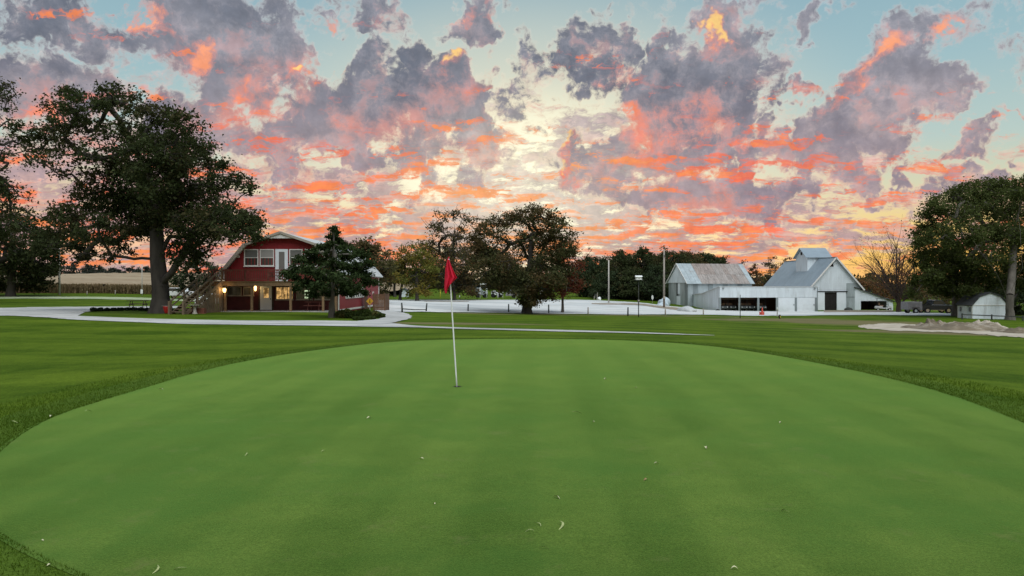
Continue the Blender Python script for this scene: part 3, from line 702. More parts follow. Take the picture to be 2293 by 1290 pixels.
def grow_tree(name, label, trunk, clumps, seed=1, leaf='leaf_oak', bark='bark', r_base=.6, leaf_size=.24, density=1.0, twigs=9, cat='tree', group=None,
              extra_limbs=(), flat=0.25, aspect=.55, r_tip=.022, spread=.30, bare=0, parent_loc=None, pexp=.44, droop=0.0, rmax=None, twig_fill=0, taper=False):
    """trunk: list of points (world); clumps: (x, y, z, rx, ry, rz, density)"""
    rs = np.random.RandomState(seed)
    base = np.array(trunk[0], float)
    sk = Skeleton(); cur = sk.add(trunk[0], -1)
    for p in trunk[1:]:
        p0 = sk.p[cur].copy(); q = np.array(p, float); k = max(1, int(np.linalg.norm(q - p0) / 1.2))
        for i in range(1, k + 1): cur = sk.add(p0 + (q - p0) * i / k + (rs.normal(0, .05, 3) if i < k else 0), cur)
    n_trunk = len(sk.p)
    for limb in extra_limbs:
        st = int(np.argmin([np.linalg.norm(p - np.array(limb[0])) for p in sk.p[:n_trunk]])); cur = st
        for p in limb[1:]: cur = reach(sk, cur, p, 3, .04, rs, -1, .02)
    order = sorted(range(len(clumps)), key=lambda i: np.linalg.norm(np.array(clumps[i][:3]) - sk.p[n_trunk - 1]))
    ends = []; lc = []
    h_fork = sk.p[n_trunk - 1][2]
    for ci in order:
        c = np.array(clumps[ci][:3]); rad = np.array(clumps[ci][3:6]); den = clumps[ci][6] if len(clumps[ci]) > 6 else 1.0
        P_ = np.array(sk.p); d = np.linalg.norm(P_ - c, axis=1)
        low = np.maximum(0, (h_fork - 2.5) - P_[:, 2]) * .8
        cost = d + .25 * np.linalg.norm(P_ - sk.p[n_trunk - 1], axis=1) + np.maximum(0, P_[:, 2] - c[2]) * .5 + np.where(np.arange(len(P_)) < n_trunk, low, 0)
        st = int(np.argmin(cost)); L = d[st]
        if L > .3: end = reach(sk, st, c - np.array([0, 0, .25]) * rad, max(2, int(L / .9)), .07, rs, ci)
        else: end = st
        local = [end] + [i for i in range(n_trunk, len(sk.p)) if sk.own[i] == ci]
        vol = float(np.prod(rad)) ** (1 / 3)
        nt = max(4, int(twigs * den * (vol / 1.2) ** 1.5) + 1)
        for k in range(nt):
            u = rs.normal(0, 1, 3); u /= np.linalg.norm(u); tgt = c + u * rad * rs.uniform(.35, 1.0) ** .6
            lp = np.array([sk.p[i] for i in local]); st2 = local[int(np.argmin(np.linalg.norm(lp - tgt, axis=1)))]
            L2 = np.linalg.norm(sk.p[st2] - tgt)
            e = reach(sk, st2, tgt, 3 if L2 > .8 else 2, .12, rs, ci, .05)
            if len(local) < 40: local += [e - 1]
            for _ in range(twig_fill):
                q = sk.p[e] + rs.normal(0, .35, 3) * vol + np.array([0, 0, .25 * vol]); sk.add(q, e - 1, ci)
            m = int(density * den * rs.uniform(14, 34))
            s_ = spread * (.7 + .5 * vol)
            cen = sk.p[e] + rs.normal(0, 1, (m, 3)) * np.array([s_, s_, s_ * .6])
            along = sk.p[e - 1] + (sk.p[e] - sk.p[e - 1]) * rs.uniform(-.2, 1, (m // 2, 1)) + rs.normal(0, s_ * .45, (m // 2, 3))
            lc.append(cen); lc.append(along)
    P_ = np.array(sk.p); par = np.array(sk.par); n = len(P_)
    cnt = np.zeros(n); has = np.zeros(n, bool); has[par[par >= 0]] = True
    cnt[~has] = 1
    for i in range(n - 1, 0, -1): cnt[par[i]] += cnt[i]
    rad = r_tip * cnt ** pexp
    top = rad[0]; k = r_base / top
    rad = rad * np.where(rad > .25 * top, k, 1 + (k - 1) * np.clip(rad / (.25 * top), 0, 1))
    if rmax: rad[n_trunk:] = np.minimum(rad[n_trunk:], rmax)
    if taper:
        tt = np.arange(n_trunk) / n_trunk; rad[:n_trunk] = np.minimum(rad[:n_trunk], r_base * (1 - float(taper) * tt))
    idx = np.arange(1, n)
    ra = np.minimum(rad[par[idx]], rad[idx] * 1.35); ra = np.where(idx < n_trunk, rad[par[idx]], ra)
    v, f = frusta(P_[par[idx]] - base, P_[idx] - base, ra, rad[idx], 7 if r_base > .25 else 5)
    # flared foot
    fl = np.array(trunk[0], float); up = (sk.p[1] - sk.p[0])
    v2, f2 = frusta(np.array([[0, 0, -.35], [0, 0, .0], [0, 0, .35]]), np.array([[0, 0, .0], [0, 0, .35], [0, 0, 1.1]]), np.array([1.75, 1.5, 1.25]) * r_base, np.array([1.5, 1.25, .98]) * r_base, 9)
    f = np.concatenate([f, f2 + len(v)]); v = np.concatenate([v, v2])
    root = thing(name, label, cat, tuple(base), 0, group)
    link('trunk', mesh_np('trunk', v, f, MATS[bark], True), root)
    if lc and leaf:
        c = np.concatenate(lc) - base
        v, f = leaf_quads(c, leaf_size, rs, flat, aspect, droop)
        link('crown', mesh_np('crown', v, f, MATS[leaf]), root)
    return root
def px_clumps(lst, Y, depth, cx, half, seed, ry=1.0, dens=1.0):
    """clumps given as photo column, row, radius (photo px), density; depth of each drawn so that the crown is round"""
    rs = np.random.RandomState(seed); out = []
    for it in lst:
        px, py, r = it[:3]; dn = it[3] if len(it) > 3 else 1.0
        room = math.sqrt(max(.05, 1 - ((px - cx) / half) ** 2))
        dy = it[4] if len(it) > 4 else rs.uniform(-1, 1) * depth * room
        y = Y + dy; x, _, z = P(px, py, y)
        R_ = r / F * y
        out.append((x, y, z, R_ * 1.08, R_ * 1.25 * ry, R_ * .86, dn * dens))
    return out
def round_clumps(x, y, zb, h, w, n, seed, low=.22, rr=(.14, .24), dens=1.0, shape=1.0):
    """a rounded crown of n clumps: height h above zb, width w"""
    rs = np.random.RandomState(seed); out = []
    for i in range(n):
        t = low + (1 - low) * ((i + rs.uniform(0, 1)) / n)
        prof = math.sin(math.pi * min(1, max(.06, (t - low * .6) / (1.04 - low * .6)) ** (.72 * shape)))
        a = i * 2.4 + rs.uniform(-.5, .5); r = w * .5 * prof * rs.uniform(.25, .95) ** .6
        R_ = w * rs.uniform(*rr) * (.65 + .5 * prof)
        out.append((x + math.cos(a) * r, y + math.sin(a) * r, zb + h * t * .96 - R_ * .3, R_, R_, R_ * .75, dens * rs.uniform(.7, 1.2)))
    return out

# ---- the great oak beside the drive
YO = 58.0
def tp(px, py, Y): return P(px, py, Y)
b0 = at(360, YO)
oak = [(155, 212, 20, 1.00), (190, 228, 34, 1.00), (236, 222, 34, 1.00), (278, 224, 36, 1.00), (322, 238, 36, 1.00), (365, 262, 38, 1.00), (412, 285, 36, 1), (440, 308, 36, 1), (462, 332, 24, 1.00), (132, 248, 26, 1.00), (112, 282, 30, 0.94),
       (160, 272, 34, 1.00), (212, 285, 32, 0.81), (98, 325, 30, 0.94), (148, 340, 36, 0.94), (62, 296, 26, 0.94), (76, 352, 24, 0.81), (195, 352, 26, 0.68), (250, 300, 30, 0.68), (290, 270, 30, 0.81), (345, 300, 34, 0.94), (400, 325, 36, 1),
       (255, 345, 34, 0.81), (302, 318, 40, 1.00), (330, 352, 48, 1.2), (378, 345, 46, 1.2), (425, 350, 36, 1), (290, 392, 44, 1.2), (345, 405, 54, 1.3), (232, 405, 34, 1.00), (192, 430, 34, 1), (240, 448, 44, 1.2),
       (300, 450, 54, 1.3), (370, 462, 54, 1.3), (425, 415, 48, 1.1), (452, 455, 48, 1.2), (470, 372, 26, 0.94), (500, 385, 28, 0.94), (525, 398, 24, 0.94), (548, 412, 20, 0.94), (562, 424, 12, 0.94), (480, 415, 30, 1.00),
       (142, 478, 24, 1.00), (172, 505, 34, 1), (222, 512, 44, 1.1), (122, 515, 24, 1.00), (150, 545, 32, 1), (200, 548, 32, 1), (258, 540, 26, 1.00), (300, 505, 34, 1), (270, 495, 34, 1), (420, 505, 48, 1.3),
       (480, 488, 48, 1.3), (530, 490, 42, 1.2), (562, 500, 28, 1), (580, 528, 20, 1.00), (500, 514, 36, 1.2), (450, 540, 36, 1.1), (545, 524, 24, 1), (440, 566, 24, 1.00), (108, 548, 24, 1.00), (330, 520, 26, 1.00),
       (425, 575, 30, 1), (575, 505, 16, 1.00), (395, 560, 26, 1), (90, 560, 18, 1.00), (330, 430, 50, 1.3), (135, 500, 28, 1), (185, 475, 30, 1), (100, 535, 24, 1), (245, 575, 18, .8), (185, 570, 20, .9), (290, 560, 18, .7), (400, 380, 46, 1.2), (360, 490, 40, 1.2), (160, 385, 22, 0.68), (120, 375, 18, 0.68), (225, 330, 26, 0.68)]
grow_tree('oak_tree', 'great spreading oak with a massive grey trunk beside the drive, left of the red house', [b0, tp(358, 640, YO), tp(352, 580, YO + .3), tp(350, 520, YO + .5), tp(352, 460, YO + .6)],
          px_clumps(oak, YO, 5.5, 330, 290, 11, 1.25), 21, 'leaf_oak', 'bark', .72, .235, 1.6, 11,
          extra_limbs=[[tp(352, 597, YO), tp(300, 580, YO - 1), tp(240, 572, YO - 1.5), tp(170, 566, YO - 2), tp(115, 556, YO - 2)],
                       [tp(360, 640, YO), tp(385, 610, YO - .6), tp(412, 565, YO - 1), tp(440, 520, YO - .5), tp(470, 470, YO)],
                       [tp(352, 470, YO + .5), tp(335, 400, YO), tp(305, 330, YO - .5), tp(270, 270, YO)], [tp(352, 460, YO), tp(390, 400, YO + 1), tp(430, 340, YO + 1)],
                       [tp(352, 500, YO), tp(300, 420, YO - 1), tp(240, 360, YO - 1), tp(180, 310, YO)], [tp(385, 560, YO), tp(450, 440, YO + 1.5), tp(510, 400, YO + 1)]], r_tip=.020, pexp=.47, taper=.45, rmax=.34)
# ---- trees at the far left edge
YL = 76.0
lt = [(-60, 180, 40), (-20, 200, 34, .8), (8, 215, 22, .7), (-40, 250, 40), (5, 275, 26, .6), (30, 310, 26, .6), (60, 325, 24, .6), (-10, 330, 34, .8), (90, 340, 18, .5), (20, 360, 26, .6), (-30, 390, 40), (15, 420, 30, .8), (45, 435, 24, .8), (-20, 450, 40), (25, 470, 30), (60, 470, 16, .7),
      (-80, 300, 50), (-120, 250, 50), (-150, 350, 60), (-90, 420, 50), (-140, 470, 50), (-60, 500, 40), (5, 400, 20, .7), (20, 190, 14, .6), (-15, 165, 16, .6), (12, 238, 16, .6)]
bl = at(-75, YL)
grow_tree('oak_tree', 'tall open oak at the left edge, only its outer boughs in view', [bl, tp(-80, 560, YL), tp(-75, 470, YL), tp(-70, 380, YL), tp(-65, 300, YL)], px_clumps(lt, YL, 4.5, -70, 200, 5, 1.2), 31, 'leaf_oak', 'bark', .55, .28, 1.0, 9, r_tip=.02)
YD = 97.0
bd = at(24, YD)
dt = [(-60, 560, 44), (-20, 530, 44), (25, 515, 40), (65, 510, 30), (95, 530, 26), (110, 560, 24), (115, 590, 22), (-50, 600, 44), (0, 575, 46), (50, 560, 44), (85, 580, 34), (-20, 620, 34), (30, 615, 40), (75, 612, 34), (100, 625, 24), (-60, 640, 26), (60, 635, 24), (105, 605, 20), (0, 640, 18), (40, 495, 24, .8), (0, 500, 30), (90, 640, 16)]
grow_tree('round_tree', 'dense dark tree with a low crown and short trunk on the left lawn', [bd, tp(26, 640, YD), tp(26, 600, YD), tp(28, 560, YD)], px_clumps(dt, YD, 4.5, 20, 130, 6, 1.1), 33, 'leaf_oak', 'bark', .5, .36, 1.25, 9)

# ---- the spreading oak in the middle, at the edge of the gravel lot
YC = 84.0
bc = at(1180, YC)
co_ = [(1105, 497, 20, .8), (1135, 490, 24, .8), (1165, 487, 26, .9), (1195, 478, 24, .9), (1222, 486, 26, .9), (1250, 505, 26, .9), (1268, 532, 24, .8), (1278, 558, 18, .8), (1080, 520, 22, .8), (1068, 548, 24, .9), (1085, 560, 28), (1110, 525, 26, .7), (1115, 568, 32, .9), (1150, 540, 26, .6), (1190, 520, 30, .9), (1225, 535, 30, 1),
       (1245, 562, 28, .9), (1180, 570, 30, .7), (1215, 590, 34, .9), (1135, 598, 38, 1.1), (1090, 605, 34, 1.1), (1160, 622, 38, 1.1), (1205, 630, 38, 1.2), (1112, 632, 28, 1), (1240, 625, 28, 1), (1168, 655, 24, 1), (1205, 662, 24, 1), (1260, 600, 26, .9), (1230, 660, 16, .9), (1140, 650, 20, .9), (1195, 682, 10, .8), (1170, 676, 10, .8), (1070, 585, 24, 1)]
grow_tree('oak_tree', 'broad oak with a stout dark trunk at the lot edge, right of the red flag', [bc, tp(1180, 668, YC), tp(1183, 630, YC), tp(1188, 580, YC), tp(1190, 540, YC)], px_clumps(co_, YC, 4.0, 1175, 115, 8, 1.2), 41, 'leaf_mixed', 'bark', .50, .24, 2.3, 12, r_tip=.020, rmax=.20, taper=.6,
          extra_limbs=[[tp(1183, 620, YC), tp(1150, 585, YC - 1), tp(1120, 555, YC - 1)], [tp(1186, 600, YC), tp(1215, 560, YC), tp(1235, 520, YC + 1)], [tp(1188, 570, YC), tp(1165, 530, YC), tp(1140, 500, YC)]])
# tree with a thin crown behind it
YB = 128.0
bt = [(985, 488, 18, .5), (1008, 482, 18, .5), (1035, 486, 20, .5), (1060, 494, 20, .5), (975, 515, 22, .6), (1000, 522, 26, .6), (1032, 528, 26, .6), (1060, 535, 22, .6), (955, 552, 22, .9), (985, 562, 28, .9), (1020, 568, 30, .9), (1055, 575, 28, 1), (965, 592, 26, 1), (1000, 604, 30, 1), (1040, 610, 30, 1), (1070, 620, 24, 1), (980, 632, 24, 1), (1020, 640, 24, 1), (1055, 645, 20, 1)]
grow_tree('tall_tree', 'tall thin-crowned brownish tree directly behind the red flag', [at(1018, YB), tp(1016, 640, YB), tp(1015, 590, YB), tp(1016, 540, YB), tp(1018, 510, YB)], px_clumps(bt, YB, 5, 1015, 75, 9, 1.1), 43, 'leaf_oak_brown', 'bark', .26, .36, 1.05, 10, r_tip=.026, twig_fill=2, rmax=.26)
# red-leaved small tree
YR = 88.0
rt = [(1262, 560, 16, .8), (1245, 575, 18, .9), (1280, 572, 16, .9), (1262, 590, 22, 1), (1235, 600, 20, 1), (1290, 598, 18, .9), (1255, 620, 24, 1), (1282, 624, 20, 1), (1240, 640, 20, 1), (1268, 648, 22, 1), (1295, 640, 14, .8)]
grow_tree('maple_tree', 'small rust-red maple with a slender pale trunk beside the broad oak', [at(1260, YR), tp(1260, 668, YR), tp(1262, 630, YR), tp(1264, 590, YR)], px_clumps(rt, YR, 1.6, 1265, 50, 12), 45, 'leaf_rust', 'bark_grey', .15, .24, 1.5, 11)
# yellow-green tree left of the flag
YG = 118.0
gt = [(905, 575, 24), (935, 562, 26), (955, 580, 22), (890, 600, 22), (920, 595, 28), (950, 605, 26), (905, 622, 24), (935, 630, 26), (960, 628, 20), (925, 650, 18), (950, 650, 18), (968, 600, 14), (885, 625, 16, .8)]
grow_tree('ash_tree', 'yellow-green leafy tree left of the flag beyond the gravel lot', [at(934, YG), tp(934, 640, YG), tp(932, 600, YG)], px_clumps(gt, YG, 3, 928, 50, 13), 47, 'leaf_yellow', 'bark', .26, .32, 1.2, 10)
grow_tree('forked_tree', 'thin forked dark tree at the far edge of the lot, right of the red house', [at(896, 122), tp(900, 640, 122), tp(906, 610, 122)], px_clumps([(880, 590, 18, .7), (905, 590, 16, .6), (868, 610, 18, .7), (890, 615, 14, .6)], 122, 2, 890, 40, 14), 49, 'leaf_mixed', 'bark', .22, .32, 1.0, 8)
grow_tree('far_tree', 'small dark tree at the lawn behind the lot, nearest the wooden enclosure', [at(884, 150), tp(884, 630, 150)], px_clumps([(868, 585, 20), (860, 605, 20), (880, 612, 18), (872, 635, 14)], 150, 2, 872, 30, 15), 50, 'leaf_oak_brown', 'bark', .25, .4, 1.0, 7)
# trees behind the red house
YH = 92.0
ht = [(800, 556, 24), (828, 552, 24), (850, 572, 24), (862, 598, 22), (812, 582, 28), (840, 600, 26), (800, 608, 24), (862, 625, 18), (835, 632, 24), (810, 640, 22), (780, 570, 20), (770, 600, 24), (850, 650, 16)]
grow_tree('bushy_tree', 'tall bushy brown-green tree rising behind the right end of the red house', [at(825, YH), tp(825, 630, YH), tp(822, 590, YH)], px_clumps(ht, YH, 2.6, 820, 60, 16), 51, 'leaf_oak_brown', 'bark', .3, .3, 1.35, 10)
hb = [(420, 610, 24), (445, 596, 24), (470, 612, 20), (455, 635, 20), (425, 640, 22), (400, 625, 20)]
grow_tree('bushy_tree', 'dark bushy tree behind the wooden staircase', [at(440, 92), tp(440, 640, 92)], px_clumps(hb, 92, 2, 440, 45, 17), 52, 'leaf_dark', 'bark', .25, .3, 1.3, 9)

# ---- dark wood beyond the lot, centre right
wood = [(1312, 178, 575, 665, 40, 'leaf_dark'), (1345, 170, 578, 668, 46, 'leaf_dark'), (1392, 160, 562, 670, 52, 'leaf_oak'), (1440, 156, 551, 672, 60, 'leaf_oak'), (1490, 166, 556, 672, 56, 'leaf_oak'), (1535, 176, 560, 672, 56, 'leaf_mixed'),
        (1580, 182, 566, 670, 50, 'leaf_dark'), (1612, 190, 574, 670, 40, 'leaf_oak'), (1415, 148, 600, 672, 44, 'leaf_oak'), (1462, 146, 596, 673, 46, 'leaf_dark'), (1370, 150, 606, 671, 40, 'leaf_dark')]
wl = ['dark tree at the left end of the wood, right of the rust-red maple', 'dark rounded tree behind the thin pale pole', 'broad dark tree of the wood, just right of the thin pole', 'tallest dark tree of the wood, above the white bird house', 'dark tree of the wood behind the thick utility pole', 'brown-tinged tree rising over the left gable of the rusty-roofed shed',
      'dark tree above the middle of the rusty roof', 'last dark tree of the wood, above the right end of the rusty roof', 'low dark tree in front of the wood, below the bird house', 'low dark tree in front of the wood beside the thick utility pole', 'low dark tree at the foot of the thin pole']
for i, ((px, Y, top, bot, half, lf), lb) in enumerate(zip(wood, wl)):
    g = at(px, Y); h = CAMZ - (top - HY) / F * Y - g.z; w = 2 * half / F * Y
    grow_tree('wood_tree', lb, [g, (g.x, g.y, g.z + h * .3), (g.x, g.y, g.z + h * .6)], round_clumps(g.x, g.y, g.z, h, w * 1.15, 20, 60 + i, .10, (.15, .25), 1.0), 60 + i, lf, 'bark', .3, .42, 1.25, 8, group='dark wood beyond the gravel lot', r_tip=.03)
for i, (px, Y, top, half, lb) in enumerate([(1320, 195, 548, 16, 'leafless thin tree above the wood, beside the broad oak'), (1298, 200, 552, 14, 'pair of bare thin stems between the broad oak and the wood')]):
    g = at(px, Y); h = CAMZ - (top - HY) / F * Y - g.z
    grow_tree('bare_tree', lb, [g, (g.x, g.y, g.z + h * .45), (g.x + .3, g.y, g.z + h * .7)], round_clumps(g.x, g.y, g.z, h, 2.4 * half / F * Y, 10, 80 + i, .45, (.2, .3), .35), 80 + i, 'leaf_oak_brown', 'bark', .10, .3, .3, 14, r_tip=.024, twig_fill=3, rmax=.1)
# thin-leaved trees behind the barns
tb = [(1655, 170, 580, 24, 'thin brown-leaved tree between the rusty-roofed shed and the big barn'), (1690, 165, 590, 22, 'low thin-leaved tree at the right end of the rusty roof'), (1725, 172, 574, 30, 'thin brown-leaved tree left of the barn ridge'), (1758, 176, 570, 26, 'brown-leaved tree touching the barn ridge below the cupola')]
for i, (px, Y, top, half, lb) in enumerate(tb):
    g = at(px, Y); h = CAMZ - (top - HY) / F * Y - g.z
    grow_tree('thin_tree', lb, [g, (g.x, g.y, g.z + h * .35), (g.x, g.y, g.z + h * .6)], round_clumps(g.x, g.y, g.z, h, 2.3 * half / F * Y, 14, 90 + i, .2, (.16, .24), .6), 90 + i, 'leaf_orange' if i % 2 else 'leaf_oak_brown', 'bark', .16, .34, .8, 11, group='thin trees behind the barns', r_tip=.024, twig_fill=2, rmax=.15)
# ---- fan-shaped, nearly bare tree right of the barn
YF = 104.0
def fan_tree():
    rs = np.random.RandomState(53); g = np.array(at(2012, YF)); k = YF / F; A, B, RA, RB, lv = [], [], [], [], []
    def shoot(p, d, L, r, depth):
        n = max(2, int(L / .75)); q = p.copy(); dd = d / np.linalg.norm(d)
        for i in range(n):
            nd = dd + rs.normal(0, .10, 3) + np.array([0, 0, .05]); nd /= np.linalg.norm(nd); e = q + nd * L / n
            r1 = max(.006, r * (1 - .75 / n)); A.append(q); B.append(e); RA.append(r); RB.append(r1); r = r1; q = e; dd = nd
            if depth < 3 and i >= (1 if depth else 0):
                for _ in range(rs.randint(1, 3)):
                    sd = dd + rs.normal(0, .62, 3) * np.array([1, 1, .45]); shoot(q, sd, L * rs.uniform(.34, .62) * (1 - .3 * i / n), r * .55, depth + 1)
            if depth >= 2 and rs.rand() < .55:
                low = e[2] < 6.0
                for _ in range(rs.randint(2, 6) if low else rs.randint(0, 2)): lv.append(e + rs.normal(0, .22, 3))
    for i in range(9):
        a = rs.uniform(-1, 1); d = np.array([a * .95, rs.normal(0, .35), 1.0]); shoot(np.array([a * .15, 0, .9 + rs.uniform(0, .5)]), d, rs.uniform(7.4, 9.4) * (1 - .15 * abs(a)), .13, 0)
    A.append(np.zeros(3) - [0, 0, .3]); B.append(np.array([0, 0, .8])); RA.append(.42); RB.append(.34); A.append(np.array([0, 0, .8])); B.append(np.array([0, 0, 1.5])); RA.append(.34); RB.append(.22)
    root = thing('bare_tree', 'fan-shaped, almost leafless tree right of the big barn', 'tree', tuple(g))
    v, f = frusta(np.array(A), np.array(B), np.array(RA), np.array(RB), 5); link('trunk', mesh_np('trunk', v, f, MATS['twig'], True), root)
    v, f = leaf_quads(np.array(lv), .17, rs, .2, .6); link('crown', mesh_np('crown', v, f, MATS['leaf_orange']), root)
fan_tree()
grow_tree('orange_shrub', 'low orange-brown shrub against the barn lean-to roof', [at(1945, 124), tp(1945, 665, 124)], px_clumps([(1930, 640, 18), (1950, 648, 20), (1970, 655, 18), (1915, 645, 12), (1990, 662, 14)], 124, 1.5, 1950, 50, 19), 54, 'leaf_orange', 'bark', .12, .26, 1.0, 9, cat='shrub')
# ---- big tree at the right edge
YT = 81.0
rt2 = [(2130, 440, 30), (2170, 432, 32), (2210, 425, 34), (2250, 428, 34), (2290, 420, 34), (2330, 430, 40), (2100, 465, 28), (2085, 495, 28), (2065, 520, 20, .9), (2060, 545, 14, .8), (2140, 480, 36), (2185, 475, 38), (2235, 470, 40), (2285, 470, 42), (2340, 490, 44), (2110, 525, 36), (2155, 525, 40), (2205, 525, 42), (2260, 525, 42),
       (2310, 530, 40), (2080, 555, 28), (2120, 570, 34), (2165, 572, 38), (2215, 575, 38), (2270, 580, 36), (2060, 585, 22), (2090, 605, 28), (2135, 615, 32), (2185, 620, 30), (2060, 625, 20), (2100, 640, 22), (2330, 600, 40), (2050, 655, 14, .8), (2085, 620, 18), (2125, 650, 22), (2300, 620, 36), (2370, 560, 44), (2240, 625, 24), (2380, 640, 40), (2165, 650, 18)]
grow_tree('shade_tree', 'large green shade tree with several grey stems at the right edge', [at(2262, YT), tp(2262, 660, YT), tp(2266, 610, YT + 1.5), tp(2270, 550, YT + 3), tp(2262, 500, YT + 4)], px_clumps(rt2, YT + 5, 4.5, 2220, 190, 20, 1.2), 55, 'leaf_right', 'bark_grey', .40, .255, 2.3, 12, rmax=.24, r_tip=.020,
          extra_limbs=[[tp(2262, 690, YT), tp(2240, 630, YT - .8), tp(2215, 590, YT - 1.5), tp(2180, 540, YT - 2)], [tp(2262, 660, YT), tp(2290, 600, YT - 1), tp(2285, 540, YT - 1), tp(2280, 480, YT)], [tp(2263, 700, YT), tp(2300, 675, YT - 1), tp(2340, 650, YT - 1)]])
grow_tree('shade_tree', 'second shade tree behind the pickup, its pale trunk left of the white shed', [at(2140, 90), tp(2140, 670, 90), tp(2138, 630, 90), tp(2140, 590, 90)], px_clumps([(2110, 590, 32), (2150, 580, 34), (2185, 600, 30), (2120, 625, 26), (2160, 630, 28), (2090, 615, 22), (2195, 635, 24), (2140, 650, 20)], 90, 3.5, 2140, 80, 22), 56, 'leaf_right', 'bark_grey', .40, .32, 1.1, 9)
grow_tree('dark_shrub', 'dark bushy growth behind the white shed at the right edge', [at(2270, 96), tp(2270, 670, 96)], px_clumps([(2225, 640, 26), (2260, 630, 28), (2295, 640, 28), (2245, 668, 26), (2285, 675, 26), (2320, 660, 28), (2210, 665, 18), (2270, 700, 20), (2305, 700, 22)], 96, 2.5, 2270, 70, 23), 57, 'leaf_dark', 'bark', .2, .34, 1.4, 9, cat='shrub')
grow_tree('dry_shrub', 'dry brownish brush behind the dark pickup', [at(2090, 122), tp(2090, 680, 122)], px_clumps([(2060, 672, 20), (2085, 666, 22), (2110, 672, 20), (2130, 680, 16), (2045, 685, 14)], 122, 1.5, 2088, 60, 24), 58, 'leaf_oak_brown', 'bark', .12, .3, 1.0, 9, cat='shrub')

# ---- broad young conifer in front of the house
YV = 53.0
cf = [(749, 512, 4, .7), (748, 521, 5, .8), (744, 531, 7, .9), (753, 538, 8, .9), (738, 546, 9, .9), (756, 550, 14, 1), (728, 556, 14, 1), (778, 556, 14, 1), (704, 566, 15, 1), (740, 570, 18, 1), (772, 574, 20, 1), (802, 570, 18, 1), (685, 582, 18, 1), (716, 588, 22, 1), (826, 590, 18, 1), (752, 594, 24), (792, 598, 24), (668, 602, 18), (698, 608, 22),
      (735, 616, 26), (774, 620, 26), (812, 616, 22), (655, 622, 14), (680, 632, 20), (712, 638, 22), (756, 642, 24), (796, 642, 20), (828, 636, 18), (642, 612, 8, .8), (735, 658, 16), (700, 658, 14), (778, 660, 13), (662, 645, 10, .8), (815, 655, 10, .8)]
cl = [(x, y, z, rx * 1.1, ry * 1.05, rz * .55, d) for (x, y, z, rx, ry, rz, d) in px_clumps(cf, YV, 2.9, 748, 115, 27, 1.0)]
grow_tree('conifer', 'broad dark conifer with a pale bare lower trunk in front of the red house', [at(743, YV), tp(744, 680, YV), tp(746, 620, YV), tp(747, 560, YV), tp(748, 518, YV)], cl, 59, 'leaf_spruce', 'bark_grey', .20, .27, 2.0, 24, flat=.35, aspect=.36, r_tip=.010, spread=.20, droop=.55, taper=.93, rmax=.2)

# ---- far tree line over the crop field
far = [(118, 590, 30), (165, 588, 34), (205, 594, 30), (250, 600, 24), (290, 597, 26), (325, 599, 22), (70, 592, 40), (350, 602, 20), (-30, 590, 50)]
fl_ = ['far tree on the field horizon just left of the pale utility pole', 'highest far tree on the field horizon, right of the pale utility pole', 'far tree on the field horizon, second right of the pale pole', 'low far bush on the field horizon, mid-way to the great oak', 'far tree on the field horizon, two before the oak trunk', 'far tree on the field horizon next to the oak trunk',
       'far tree on the field horizon seen through the dense left tree', 'far bush on the field horizon touching the oak trunk', 'far tree on the field horizon at the left edge']
for i, ((px, top, half), lb) in enumerate(zip(far, fl_)):
    Y = 345 + 6 * (i % 3); g = at(px, Y); h = CAMZ - (top - HY) / F * Y - g.z; w = 2.4 * half / F * Y
    grow_tree('far_tree', lb, [g, (g.x, g.y, g.z + h * .4)], round_clumps(g.x, g.y, g.z, h, w, 12, 120 + i, .12, (.14, .24), 1.0, .8), 120 + i, 'leaf_far', 'bark', .3, .9, .9, 1.2, group='tree line on the field horizon', r_tip=.06)
# distant woods that close the horizon behind the lot and the barns
def distant_wood(name, label, px0, px1, Y, top, bot, seed, mat):
    rs = np.random.RandomState(seed); n = 9000
    px = rs.uniform(px0, px1, n); y = Y + rs.uniform(-8, 8, n); x = (px - CX) / F * Y
    prof = .70 + .22 * np.sin(px * .045 + seed) + .14 * np.sin(px * .12 + seed * 2) + .08 * np.sin(px * .31)
    h = (bot - top) / F * Y; z = ground_np(x, y) + h * prof * rs.uniform(0, 1, n) ** .7
    v, f = leaf_quads(np.c_[x, y, z], 1.5, rs, .2, .7)
    return tag(link(name, mesh_np(name, v, f, MATS[mat])), label, 'woodland', kind='stuff')
distant_wood('distant_woods', 'distant grey-green woods behind the gravel lot', 560, 1420, 260, 608, 652, 1, 'leaf_far')
distant_wood('distant_woods', 'distant woods behind the barns and the right lawn', 1380, 2700, 230, 610, 668, 2, 'leaf_mixed')
